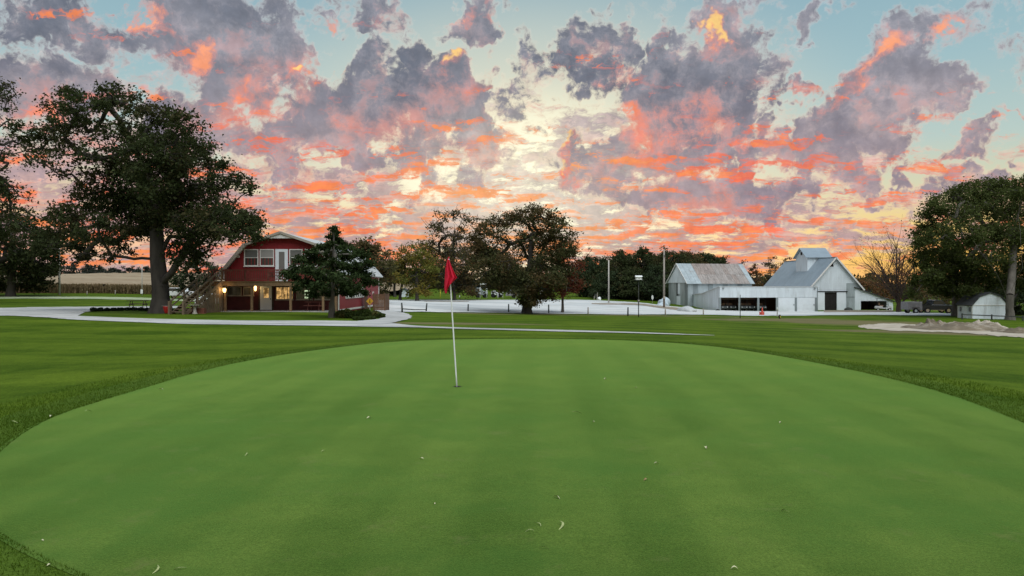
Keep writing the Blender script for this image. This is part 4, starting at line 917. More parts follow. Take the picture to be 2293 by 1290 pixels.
# ------------------------------------------------------------------ buildings
M = MATS
def X_(px, Y): return (px - CX) / F * Y
def Z_(py, Y): return CAMZ - (py - HY) / F * Y
def part(name, mat, parent, *boxes, bevel=0.0):
    m = MB()
    for b in boxes: m.box(*b)
    return m.build(name, M[mat], parent, bevel=bevel)
def window(parent, x0, x1, y, z0, z1, pane='pane_dark', sash=True, frame='white_trim', w=.075, cols=1, upper=None, name='window'):
    """frame proud of a wall that faces -Y at depth y; panes set back inside it"""
    fr = part(name, frame, parent, (x0, x1, y - .06, y + .02, z0, z0 + w), (x0, x1, y - .06, y + .02, z1 - w, z1), (x0, x0 + w, y - .06, y + .02, z0 + w, z1 - w), (x1 - w, x1, y - .06, y + .02, z0 + w, z1 - w))
    zm = (z0 + z1) / 2
    if sash: part('meeting_rail', frame, fr, (x0 + w, x1 - w, y - .045, y + .01, zm - .03, zm + .03))
    for c in range(cols):
        a = x0 + w + (x1 - x0 - 2 * w) * c / cols; b = x0 + w + (x1 - x0 - 2 * w) * (c + 1) / cols
        if c: part('mullion', frame, fr, (a - .025, a + .025, y - .05, y + .01, z0 + w, z1 - w))
        if sash:
            part('pane', pane, fr, (a, b, y - .02, y - .012, z0 + w, zm)); part('pane', upper or pane, fr, (a, b, y - .032, y - .024, zm, z1 - w))
        else: part('pane', pane, fr, (a, b, y - .02, y - .012, z0 + w, z1 - w))
    part('sill', frame, fr, (x0 - .05, x1 + .05, y - .10, y + .02, z0 - .06, z0))
    return fr

# ---- red house with gambrel roof: its front faces the green, its long right side runs back
def red_house():
    YW = 64.5; YE = 84.0
    xl, xr = X_(506, YW), X_(757, YW); xm = (xl + xr) / 2
    zf = -.42                                             # porch floor
    zpk = Z_(521, YW); zk = Z_(548, YW); zd = 2.10         # ridge, roof knee, upper floor
    kx = 3.05
    h = thing('red_house', 'red gambrel-roofed house with a deck above its porch, behind the conifer', 'house', (xm, YW, zf))
    ox, oy, oz = xm, YW, zf
    L = lambda x0, x1, y0, y1, z0, z1: (x0 - ox, x1 - ox, y0 - oy, y1 - oy, z0 - oz, z1 - oz)
    def add(name, mat, *bx, parent=None, bevel=0): return part(name, mat, parent or h, *[L(*b) for b in bx], bevel=bevel)
    prof = [(xl - ox, 0 - .25), (xr - ox, -.25), (xr - ox, 3.35), (kx + .02, zk - oz - .10), (0, zpk - oz - .12), (-kx - .02, zk - oz - .10), (xl - ox, 3.35)]
    m = MB(); m.prism(prof, 'y', 0, YE - YW); m.build('wall', M['red_siding'], h)
    # board-and-batten strips on the gable
    x = xl + .3
    for i in range(33):
        x = xl + .15 + i * (xr - xl - .3) / 32
        d = abs(x - xm)
        top = (zpk - .15) - (zpk - zk) * d / kx if d < kx else zk - .1 - (zk - oz - .10 - 3.35) * (d - kx) / ((xr - xl) / 2 - kx)
        add('batten', 'red_siding', (x - .03, x + .03, YW - .022, YW, zd + .05, top - .1))
    # roof: four slopes as separate slabs with thickness
    W = (xr - xl) / 2
    def slab(name, a, b, mat):
        (x0, z0), (x1, z1) = a, b; n = Vector((-(z1 - z0), x1 - x0)).normalized() * .14
        if n.y < 0: n = -n
        m = MB(); m.prism([(x0, z0), (x1, z1), (x1 + n.x, z1 + n.y), (x0 + n.x, z0 + n.y)], 'y', -.55, YE - YW + .4); return m.build(name, M[mat], h)
    rz = lambda z: z - oz
    slab('roof', (0, rz(zpk) - .1), (kx, rz(zk) - .08), 'roof_white'); slab('roof', (0, rz(zpk) - .1), (-kx, rz(zk) - .08), 'roof_white')
    rs_ = slab('roof', (kx, rz(zk) - .08), (W + .38, 3.05), 'roof_white'); slab('roof', (-kx, rz(zk) - .08), (-W - .38, 3.05), 'roof_white')
    # barge boards along the front edge
    for s in (-1, 1):
        m = MB(); m.bar((0, -.58, rz(zpk) - .02), (s * kx, -.58, rz(zk) + .0), .06, .20); m.build('barge_board', M['tan_trim'], h)
        m = MB(); m.bar((s * kx, -.58, rz(zk) + .03), (s * (W + .42), -.58, 3.02), .06, .30); m.build('barge_board', M['tan_trim'], h)
    m = MB(); m.prism([(-1.35, rz(zpk) - .52), (1.35, rz(zpk) - .52), (0, rz(zpk) - .08)], 'y', -.52, -.02); m.build('gable_hood', M['white_trim'], h)
    # upper floor: windows and door
    for a, b, up in ((547, 579, 'pane_grey'), (582, 614, 'pane_blind'), (648, 678, 'pane_grey'), (682, 712, 'pane_grey')):
        f = window(h, X_(a, YW) - ox, X_(b, YW) - ox, 0, Z_(596, YW) - oz, Z_(558, YW) - oz, 'pane_dark', True, 'white_trim', .08, 1, up)
    dx0, dx1 = X_(617, YW) - ox, X_(645, YW) - ox
    d = part('door', 'white_door', h, (dx0, dx1, -.07, 0, zd - oz + .02, Z_(558, YW) - oz))
    part('pane', 'pane_grey', d, (dx0 + .32, dx1 - .28, -.085, -.072, 1.05 + zd - oz, Z_(564, YW) - oz))
    part('wall_light', 'white_trim', h, (X_(531, YW) - ox, X_(537, YW) - ox, -.14, 0, Z_(577, YW) - oz, Z_(572, YW) - oz))
    # ground floor front
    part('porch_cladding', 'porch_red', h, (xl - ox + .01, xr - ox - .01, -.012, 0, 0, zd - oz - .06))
    z0, z1 = Z_(662, YW) - oz, Z_(642, YW) - oz
    window(h, X_(509, YW) - ox, X_(541, YW) - ox, 0, z0, z1, 'pane_low', False, 'tan_trim', .06)
    window(h, X_(545, YW) - ox, X_(569, YW) - ox, 0, z0, z1, 'pane_low', False, 'tan_trim', .06)
    window(h, X_(618, YW) - ox, X_(657, YW) - ox, 0, Z_(671, YW) - oz, z1, 'lit_room', False, 'tan_trim', .06, 3)
    window(h, X_(664, YW) - ox, X_(700, YW) - ox, 0, Z_(671, YW) - oz, z1, 'pane_low', False, 'tan_trim', .06, 2)
    window(h, X_(705, YW) - ox, X_(742, YW) - ox, 0, Z_(671, YW) - oz, z1, 'pane_low', False, 'tan_trim', .06, 2)
    part('lit_notice', 'lit_sign', h, (X_(683, YW) - ox, X_(697, YW) - ox, -.10, -.06, Z_(668, YW) - oz, Z_(664.5, YW) - oz), (X_(683, YW) - ox, X_(697, YW) - ox, -.10, -.06, Z_(661, YW) - oz, Z_(658, YW) - oz), (X_(683, YW) - ox, X_(697, YW) - ox, -.10, -.06, Z_(654, YW) - oz, Z_(650, YW) - oz))
    dx0, dx1 = X_(583, YW) - ox, X_(609, YW) - ox
    d = part('door', 'white_door', h, (dx0, dx1, -.07, 0, .02, Z_(641, YW) - oz), bevel=.01)
    part('pane', 'lit_room', d, (dx0 + .30, dx1 - .26, -.085, -.072, 1.08, 1.92)); part('handle', 'black_metal', d, (dx1 - .12, dx1 - .06, -.13, -.07, .92, 1.02))
    part('door_frame', 'dark_wood', h, (dx0 - .16, dx0, -.05, .0, 0, 2.12), (dx1, dx1 + .16, -.05, 0, 0, 2.12), (dx0 - .16, dx1 + .16, -.05, 0, 2.12, 2.24))
    for px, py in ((573, 644),):
        lx, lz = X_(px, YW) - ox, Z_(py, YW) - oz
        l = part('porch_lamp', 'black_metal', h, (lx - .10, lx + .10, -.24, 0, lz + .20, lz + .26))
        m = MB(); m.lathe([(.05, -.30), (.10, -.18), (.11, .05), (.07, .18)], (lx, -.13, lz), 10); m.build('bulb', M['lamp_glow'], l, True)
    # long right side
    def side(x, y0, y1, z0, z1, name, mat, parent=h, t=.06): return part(name, mat, parent, (x, x + t, y0, y1, z0, z1))
    xs_ = xr - ox
    side(xs_, -.02, .22, -.2, 3.0, 'corner_board', 'white_trim'); side(xs_, YE - YW - .22, YE - YW, -.1, 3.0, 'corner_board', 'white_trim')
    side(xs_, .22, YE - YW - .22, .05, 3.0, 'side_cladding', 'red_wall', t=.03)
    side(xs_, .22, YE - YW - .22, -.12, .05, 'skirt_board', 'white_trim', t=.05)
    w = part('window', 'white_trim', h, (xs_ + .03, xs_ + .09, 2.7, 11.0, .95, 1.05), (xs_ + .03, xs_ + .09, 2.7, 11.0, 1.92, 2.02), (xs_ + .03, xs_ + .09, 2.7, 2.82, 1.05, 1.92), (xs_ + .03, xs_ + .09, 10.88, 11.0, 1.05, 1.92))
    for k in range(8):
        a = 2.82 + k * (8.06 / 8); part('pane', 'pane_dark', w, (xs_ + .03, xs_ + .045, a, a + 8.06 / 8, 1.05, 1.92))
        if k: part('muntin', 'white_trim', w, (xs_ + .03, xs_ + .085, a - .12, a + .12, 1.05, 1.92))
    l = part('side_lamp', 'white_trim', h, (xs_ + .03, xs_ + .2, 15.6, 15.8, 1.2, 1.5)); part('downpipe', 'white_trim', h, (xs_ + .05, xs_ + .15, YE - YW - .45, YE - YW - .33, .1, 3.0))
    # porch slab, posts, beam and deck
    yf = 61.3
    xa, xb = X_(470, yf), X_(752, yf)
    part('porch_slab', 'concrete', h, L(X_(470, yf), X_(735, yf), yf - .25, YW, zf - .42, zf), bevel=.02)
    part('door_mat', 'black_metal', h, (dx0 - .3, dx1 + .2, -.95, -.25, .004, .03))
    for px in (503.5, 563, 650, 723, 752):
        x = X_(px, yf); part('porch_post', 'deck_wood', h, L(x - .085, x + .085, yf + .02, yf + .19, zf, zd - .42))
    for px in (503.5, 752):
        x = X_(px, YW); part('porch_post', 'deck_wood', h, L(x - .08, x + .08, YW - .25, YW - .1, zf, zd - .42))
    part('deck_beam', 'deck_wood', h, L(xa, xb, yf, yf + .12, zd - .42, zd - .02)); part('deck_beam', 'deck_wood', h, L(xa, xb, YW - .14, YW - .02, zd - .40, zd - .06))
    for i in range(13):
        x = xa + .2 + i * (xb - xa - .4) / 12; part('joist', 'dark_wood', h, L(x - .03, x + .03, yf + .12, YW - .14, zd - .30, zd - .05))
    for i in range(22):
        y = yf - .08 + i * (YW - yf + .04) / 22; part('deck_board', 'deck_wood', h, L(xa - .05, xb + .05, y, y + .135, zd - .05, zd - .005))
    rl = part('railing', 'deck_red', h, L(xa, xb, yf + .02, yf + .10, zd + .86, zd + .96), L(xa, xb, yf + .03, yf + .09, zd + .10, zd + .18))
    n = int((xb - xa) / .16)
    for i in range(n):
        x = xa + .1 + i * (xb - xa - .2) / (n - 1)
        part('baluster', 'deck_red', rl, L(x - .035, x + .035, yf + .04, yf + .08, zd + .18, zd + .86))
    for px in (478, 504, 549, 600, 650, 700, 750):
        x = X_(px, yf); part('rail_post', 'deck_red', rl, L(x - .05, x + .05, yf + .01, yf + .11, zd - .02, zd + 1.0))
    sl = part('side_railing', 'deck_wood', h, L(xa, xa + .06, yf + 1.6, YW - .1, zd + .86, zd + .94), L(xa, xa + .06, yf + 1.6, YW - .1, zd + .1, zd + .16))
    for i in range(9):
        y = yf + 1.7 + i * .17; part('baluster', 'white_trim', sl, L(xa + .01, xa + .05, y - .025, y + .025, zd + .16, zd + .86))
    # corner lamp on the porch post, lit
    x = X_(503.5, yf)
    l = part('porch_lamp', 'black_metal', h, L(x - .09, x + .09, yf - .20, yf + .02, 1.50, 1.56))
    m = MB(); m.lathe([(.05, -.26), (.12, -.16), (.14, .02), (.10, .10)], (x - ox, yf - oy - .09, 1.40 - oz), 10); m.build('bulb', M['lamp_glow'], l, True)
    for k in range(3):
        m = MB(); m.lathe([(.02, -.06), (.05, 0), (.02, .06)], (x - ox - .28 - .2 * k, yf - oy - .04, 1.66 - oz - .02 * k), 8); m.build('string_bulb', M['lamp_glow'], h, True)
    for (lx, ly, lz, e) in ((x, yf - .35, 1.36, 14), (X_(573, YW), YW - .45, Z_(644, YW), 10)):
        ld = bpy.data.lights.new('porch_light', 'POINT'); ld.energy = e; ld.color = (1, .62, .25); ld.shadow_soft_size = .1
        lo = bpy.data.objects.new('porch_light', ld); C.objects.link(lo); lo.parent = h; lo.location = (lx - ox, ly - oy, lz - oz)
    return h
HOUSE = red_house()

# ---- outside stair up to the deck
def staircase():
    b = at(399, 56.2); t = Vector((X_(482, 61.3), 61.3, 2.08)); 
    d = Vector((t.x - b.x, t.y - b.y, 0)); run = d.length; rz = math.atan2(-d.x, d.y)
    s = thing('wooden_staircase', 'weathered wooden staircase climbing from the lawn to the house deck', 'staircase', b, rz)
    rise = t.z - b.z; n = 13; w = .55
    for i in range(n):
        z = rise * (i + 1) / n; y = run * i / n
        part('tread', 'stair_wood', s, (-w, w, y - .03, y + run / n + .02, z - .05, z))
    for sx in (-w - .03, w + .03):
        m = MB(); m.bar((sx, -.05, -.05), (sx, run, rise - .12), .05, .30); m.build('stringer', M['stair_wood'], s)
        r = MB(); r.bar((sx, -.1, .98), (sx, run, rise + .98), .09, .10); hr = r.build('handrail', M['stair_wood'], s)
        r = MB(); r.bar((sx, -.1, .55), (sx, run, rise + .55), .05, .10); r.build('mid_rail', M['stair_wood'], s)
        for k in range(4):
            y = run * k / 3.0 - (.05 if k == 0 else .05); z = rise * k / 3.0
            part('stair_post', 'stair_wood', s, (sx - .055, sx + .055, y - .05, y + .06, -.1 if k < 4 else z, z + 1.02))
    # lower newels
    for sx in (-w - .03, w + .03): part('newel_post', 'stair_wood', s, (sx - .07, sx + .07, -.32, -.18, -.2, 1.0))
    for sx in (-w - .03, w + .03):
        r = MB(); r.bar((sx, -.25, .86), (sx, .5, 1.30), .08, .09); r.build('lower_rail', M['stair_wood'], s)
    # lattice skirt under the flight
    for k in range(9):
        y = 1.6 + k * (run - 1.7) / 9; part('skirt_board', 'stair_wood', s, (w + .005, w + .025, y, y + .33, -.1, max(.2, rise * y / run - .25)))
    # landing
    part('landing', 'stair_wood', s, (-w - .5, w + .1, run + .01, run + 1.5, rise - .16, rise - .02))
    for sx, sy in ((-w - .42, run + .1), (-w - .42, run + 1.4), (w, run + .1)): part('landing_post', 'dark_wood', s, (sx - .07, sx + .07, sy - .07, sy + .07, -.2, rise - .16))
    part('landing_rail', 'stair_wood', s, (-w - .5, -w - .42, run, run + 1.5, rise + .85, rise + .95), (-w - .5, -w - .42, run, run + 1.5, rise + .4, rise + .5), (-w - .5, w + .1, run + 1.42, run + 1.5, rise + .85, rise + .95))
    return s
staircase()

# ---- big white barn with cupola and lean-to
def barn():
    Y0, Y1 = 116.0, 137.0
    xl, xr = X_(1814, Y0), X_(1927, Y0); xm = (xl + xr) / 2; zg = gz(xm, Y0) - .05
    ze, zp = Z_(642, Y0), Z_(576, Y0)
    b = thing('big_barn', 'tall pale barn with a cupola, sliding doors and a lean-to on its right', 'barn', (xm, Y0, zg))
    W = (xr - xl) / 2; e = ze - zg; p = zp - zg; D = Y1 - Y0
    m = MB(); m.prism([(-W, -.6), (W, -.6), (W, e - .1), (0, p - .15), (-W, e - .1)], 'y', 0, D); m.build('wall', M['white_paint'], b)
    # horizontal siding boards on the gable
    for k in range(24):
        z = .05 + k * (p - .6) / 24
        wdt = W if z < e - .1 else W * (p - .25 - z) / (p - e)
        if z < 3.25: continue              # the doorway stays open
        part('siding_board', 'white_paint', b, (-wdt + .12, wdt - .12, -.022, 0, z, z + (p - .6) / 24 - .025))
    def slab(s, mat):
        x0, z0, x1, z1 = 0, p, s * (W + .45), e - .50
        n = Vector((-(z1 - z0), x1 - x0)).normalized() * .12
        if n.y < 0: n = -n
        # standing-seam sheets laid side by side along the ridge
        k = 14
        for i in range(k):
            a = -.4 + (D + .8) * i / k; c = -.4 + (D + .8) * (i + 1) / k - .02
            m = MB(); m.prism([(x0, z0 - .12), (x1, z1 - .12), (x1 + n.x, z1 + n.y - .12), (x0 + n.x, z0 + n.y - .12)], 'y', a, c); m.build('roof_sheet', M[mat], b)
        m = MB(); m.bar((x0, -.42, z0 - .06), (x1, -.42, z1 - .06), .05, .22); m.build('barge_board', M['white_trim'], b)
    slab(-1, 'roof_blue'); slab(1, 'roof_blue')
    m = MB(); m.bar((0, -.42, p + .02), (0, D + .4, p + .02), .3, .08); m.build('ridge_cap', M['roof_blue'], b)
    # cupola astride the ridge, its own ridge across
    cx0, cx1, cy0, cy1 = 48.9 - xm, 52.5 - xm, 122.4 - Y0, 127.4 - Y0; zc = Z_(575, 122.4) - zg; zr = Z_(557, 125) - zg; ym = (cy0 + cy1) / 2
    m = MB(); m.prism([(cy0, p - 3.4), (cy1, p - 3.4), (cy1, zc), (ym, zr - .12), (cy0, zc)], 'x', cx0, cx1); c = m.build('cupola', M['white_paint'], b)
    for s, yy in ((-1, cy0 - .35), (1, cy1 + .35)):
        m = MB(); zz = zc - .18; m.prism([(ym, zr), (yy, zz), (yy, zz + .1), (ym, zr + .12)], 'x', cx0 - .4, cx1 + .4); m.build('cupola_roof', M['roof_blue'], c)
    part('vent', 'interior_dark', c, (cx0 - .03, cx0, ym - .35, ym + .35, zr - 1.1, zr - .55))
    # gable window, doors, track
    x = X_(1862, Y0) - xm; part('loft_window', 'interior_dark', b, (x - .28, x + .28, -.045, 0, Z_(597, Y0) - zg, Z_(588, Y0) - zg))
    da, db = X_(1846, Y0) - xm, X_(1873, Y0) - xm; zt = Z_(655, Y0) - zg
    part('doorway', 'interior_dark', b, (da, db, -.03, 0, 0, zt))
    for a, c2 in ((1829, 1846), (1873, 1893)): part('sliding_door', 'white_door', b, (X_(a, Y0) - xm, X_(c2, Y0) - xm, -.16, -.08, .05, zt + .05), bevel=.01)
    part('door_track', 'black_metal', b, (X_(1826, Y0) - xm, X_(1897, Y0) - xm, -.20, -.04, zt + .06, zt + .22))
    part('patch_sheet', 'galvanised', b, (X_(1895, Y0) - xm, X_(1914, Y0) - xm, -.04, 0, .1, Z_(648, Y0) - zg)); part('patch_sheet', 'galvanised', b, (X_(1895, Y0) - xm, X_(1926, Y0) - xm, -.05, -.041, Z_(648, Y0) - zg, Z_(634, Y0) - zg))
    part('patch_batten', 'galvanised_dark', b, (X_(1895, Y0) - xm, X_(1914, Y0) - xm, -.07, -.041, Z_(666, Y0) - zg, Z_(664.5, Y0) - zg))
    # lean-to
    xb = X_(2000, Y0) - xm; zl = Z_(675, Y0) - zg; xa = X_(1914, Y0) - xm; zh = Z_(644, Y0) - zg
    o0, o1 = X_(1928, Y0) - xm, X_(1986, Y0) - xm; zo = Z_(674, Y0) - zg
    m = MB(); zat = lambda x: zh + (zl - zh) * (x - xa) / (xb - xa)
    m.prism([(xa, -.5), (o0, -.5), (o0, zat(o0)), (xa, zat(xa))], 'y', .03, .2); m.prism([(o1, -.5), (xb, -.5), (xb, zl), (o1, zat(o1))], 'y', .03, .2); m.prism([(o0, zo), (o1, zo), (o1, zat(o1)), (o0, zat(o0))], 'y', .03, .2)
    m.prism([(xb - .12, -.5), (xb, -.5), (xb, zl), (xb - .12, zl)], 'y', .2, 9); m.prism([(xa, -.5), (xb, -.5), (xb, zl), (xa, zat(xa))], 'y', 9, 9.15)
    m.build('lean_to', M['white_paint'], b)
    m = MB(); m.prism([(xa - .1, zat(xa - .1) + .01), (xb + .35, zat(xb + .35) + .01), (xb + .35, zat(xb + .35) + .10), (xa - .1, zat(xa - .1) + .10)], 'y', -.25, 9.3); m.build('lean_to_roof', M['roof_dark'], b)
    part('stored_load', 'brown_dark', b, (o0 + .05, o1 - 1.4, 3.2, 4.2, -.1, 1.3), (o1 - 1.3, o1 - .1, 2.5, 3.6, -.1, .9))
    return b
barn()

# ---- long white cart shed with open bays
def cart_shed():
    Y0 = 112.0; xl, xr = X_(1611, Y0), X_(1829, Y0); zg = gz((xl + xr) / 2, Y0) - .02; xm = xl
    s = thing('cart_shed', 'long low white shed with three open bays and two closed doors', 'shed', (xl, Y0, zg))
    H = Z_(642, Y0) - zg; Wd = xr - xl; zo = Z_(666.5, Y0) - zg
    pr = [(0, -.8), (17.6, -.8), (17.6, Z_(661, 129.6) - zg), (9.8, Z_(658, 121.8) - zg), (0, H - .05)]
    m = MB(); m.prism(pr, 'x', 0, .15); m.build('end_wall', M['white_paint'], s)
    m = MB(); m.prism(pr, 'x', Wd - .15, Wd); m.build('end_wall', M['white_paint'], s)
    part('back_wall', 'fence_wood', s, (.15, Wd - .15, 6.0, 6.15, -.8, 2.6))
    m = MB(); m.prism([(-.1, H - .05), (9.8, pr[3][1] + .01), (17.8, pr[2][1] + .01), (17.8, pr[2][1] + .1), (9.8, pr[3][1] + .1), (-.1, H + .04)], 'x', -.15, Wd + .1); m.build('roof', M['roof_white'], s)
    fas = part('fascia', 'white_paint', s, (0, Wd, -.02, .12, zo, H - .06))
    k = 8
    for i in range(k):
        z = zo + .02 + i * (H - zo - .12) / k; part('fascia_board', 'white_paint', fas, (.03, Wd - .03, -.045, -.02, z, z + (H - zo - .12) / k - .02))
    bx = [X_(p, Y0) - xl for p in (1612, 1656, 1698, 1740, 1782, 1827)]
    for x in bx: part('bay_post', 'galvanised_dark', s, (x - .16, x + .16, -.05, .14, -.4, zo))
    for i in (3, 4):
        d = part('bay_door', 'white_door', s, (bx[i] + .16, bx[i + 1] - .16, .0, .08, -.05, zo - .02))
        for j in range(4):
            z = -.03 + j * (zo - .02) / 4; part('door_panel', 'white_door', d, (bx[i] + .2, bx[i + 1] - .2, -.03, 0, z, z + (zo - .02) / 4 - .03))
        part('handle', 'black_metal', d, (bx[i + 1] - .34, bx[i + 1] - .26, -.07, -.03, .9, 1.1))
    part('bay_floor', 'concrete', s, (.15, Wd - .15, -.6, 6.0, -.5, .0))
    for px in (1619, 1824): part('flood_lamp', 'galvanised_dark', s, (X_(px, Y0) - xl - .12, X_(px, Y0) - xl + .12, -.22, -.046, Z_(647, Y0) - zg, Z_(644, Y0) - zg))
    for i in range(3):          # rafters and shelves seen against the dark
        part('shelf', 'brown_dark', s, (bx[i] + .2, bx[i + 1] - .2, 5.2, 5.9, 1.55, 1.62))
    part('downpipe', 'galvanised_dark', s, (Wd + .02, Wd + .12, -.1, .0, .0, H - .1))
    return s, bx, xl, Y0, zg
SHED, BX, SHX, SHY, SHZ = cart_shed()

# ---- old metal shed with a rusty roof
def rusty_shed():
    A = Vector((X_(1540, 128), 128, 0)); rz = R(15); zg = -2.25; w = 7.1; Ln = 12.6
    s = thing('rusty_roofed_shed', 'old grey metal-clad shed with a rust-streaked sheet roof', 'shed', (A.x, A.y, zg), rz)
    e = 2.45 - zg; p = Z_(591, 131.4) - zg
    m = MB(); m.prism([(0, -.5), (w, -.5), (w, e - .1), (w / 2, p - .15), (0, e - .1)], 'x', 0, Ln); m.build('wall', M['galvanised'], s)
    m = MB(); m.prism([(-.1, e - .22), (w + .1, e - .22), (w / 2, p - .12)], 'x', -.18, -.06); m.build('gable_panel', M['white_paint'], s)
    k = 7
    for i in range(k):
        a = .05 + i * (w - .1) / k; part('wall_sheet', 'galvanised' if i % 3 else 'galvanised_dark', s, (-.05, -.005, a, a + (w - .1) / k - .03, -.3, e - .25))
    k = 13
    for i in range(k):
        a = i * Ln / k; part('wall_sheet', ('galvanised', 'galvanised_dark', 'galvanised')[i % 3], s, (a + .015, a + Ln / k - .015, -.04, -.005, -.3, e - .14))
    rr_ = random.Random(4)
    for sgn in (0, 1):
        y1, y0 = (-.45, w / 2) if sgn == 0 else (w + .45, w / 2)
        k = 14
        for i in range(k):
            a = -.35 + (Ln + .7) * i / k; c = -.35 + (Ln + .7) * (i + 1) / k - .025
            for j in range(2):
                t0, t1 = j * .52, min(1, j * .52 + .54)
                ya, yb = y0 + (y1 - y0) * t0, y0 + (y1 - y0) * t1; za, zb = p + (e - .42 - p) * t0, p + (e - .42 - p) * t1; lf = .03 * (1 - j) + rr_.uniform(0, .015)
                mt = 'sheet_zinc' if i < 3 or (i == k - 1) else rr_.choice(['sheet_rust', 'sheet_mixed', 'sheet_mixed'])
                m = MB(); m.prism([(ya, za + lf), (yb, zb + lf), (yb, zb + lf + .04), (ya, za + lf + .04)], 'x', a, c); m.build('roof_sheet', M[mt], s)
    for y1 in (-.45, w + .45):
        m = MB(); m.bar((-.4, w / 2, p + .05), (-.4, y1, e - .38), .06, .16); m.build('barge_board', M['white_trim'], s)
    d = part('door', 'white_door', s, (-.10, -.05, 2.6, 3.9, -.1, 2.1)); part('loft_door', 'white_door', s, (-.09, -.05, 2.7, 3.5, 2.5, e - .3)); part('loft_opening', 'interior_dark', s, (-.075, -.05, 3.5, 3.95, 2.2, e - .3))
    return s
rusty_shed()

# ---- small white gambrel shed at the right
def garden_shed():
    Y0 = 83.0; xl, xr = X_(2178, Y0), X_(2256, Y0); zg = gz(xl, Y0) - .05; w = xr - xl; D = 2.7
    s = thing('garden_shed', 'small white gambrel-roofed shed under the right shade tree', 'shed', (xl, Y0, zg))
    e = Z_(677, Y0) - zg; p = Z_(656, Y0) - zg; kz = Z_(664, Y0) - zg
    pr = [(0, -.4), (w, -.4), (w, e - .25), (w * .80, kz), (w * .5, p), (w * .2, kz), (0, e - .25)]
    m = MB(); m.prism(pr, 'y', 0, D); m.build('wall', M['white_paint'], s)
    m = MB(); m.prism([(.05, e - .3), (w - .05, e - .3), (w * .79, kz - .06), (w * .5, p - .08), (w * .21, kz - .06)], 'y', -.05, 0); m.build('gable_panel', M['white_paint'], s)
    part('trim_board', 'white_trim', s, (-.02, w + .02, -.08, -.051, e - .36, e - .28))
    k = 9
    for i in range(k): part('siding_board', 'white_paint', s, (.02 + i * (w - .04) / k, .02 + (i + 1) * (w - .04) / k - .02, -.03, 0, 0, e - .37))
    pts = [(w * .5, p), (w * .8, kz), (w + .18, e - .42)]
    for a, c in ((0, 1), (1, 2)):
        for sg in (0, 1):
            (x0, z0), (x1, z1) = pts[a], pts[c]
            if sg: x0, x1 = w - x0, w - x1
            n = Vector((-(z1 - z0), x1 - x0)).normalized() * .09
            if n.y < 0: n = -n
            m = MB(); m.prism([(x0, z0), (x1, z1), (x1 + n.x, z1 + n.y), (x0 + n.x, z0 + n.y)], 'y', -.2, D + .2); m.build('roof', M['roof_dark'], s)
    d = part('door', 'white_door', s, (-.06, 0, .9, 1.8, 0, e - .4)); 
    for y in (.35, 2.05): part('window', 'pane_dark', s, (-.05, 0, y, y + .3, .8, e - .55))
    for y in (-.02, D - .1): part('corner_board', 'white_trim', s, (-.055, 0, y + .03, y + .13, 0, e - .3))
    return s
garden_shed()

# ---- wooden enclosure right of the house
def enclosure():
    Y0 = 74.0; a, b_ = X_(836, Y0), X_(861, Y0); zg = gz(a, Y0)
    s = thing('wooden_enclosure', 'brown board fence enclosure at the right end of the red house', 'fence', (a, Y0, zg)); w = b_ - a; H = Z_(658, Y0) - zg
    k = 9
    for i in range(k): part('board', 'fence_wood', s, (i * w / k, (i + 1) * w / k - .015, 0, .03, -.1, H - .03 * (i % 2)))
    for i in range(9): part('board', 'fence_wood', s, (w, w + .03, .05 + i * .3, .33 + i * .3, -.1, H - .02 * (i % 2)))
    for i in range(5): part('board', 'fence_wood', s, (-.9, -.87, .05 + i * .3, .33 + i * .3, -.1, H - .02 * (i % 2)))
    for x in (0, w): part('post', 'fence_wood', s, (x - .06, x + .06, .032, .13, -.2, H + .08))
    part('rail', 'fence_wood', s, (0, w, .031, .08, .25, .35), (0, w, .031, .08, H - .4, H - .3))
enclosure()
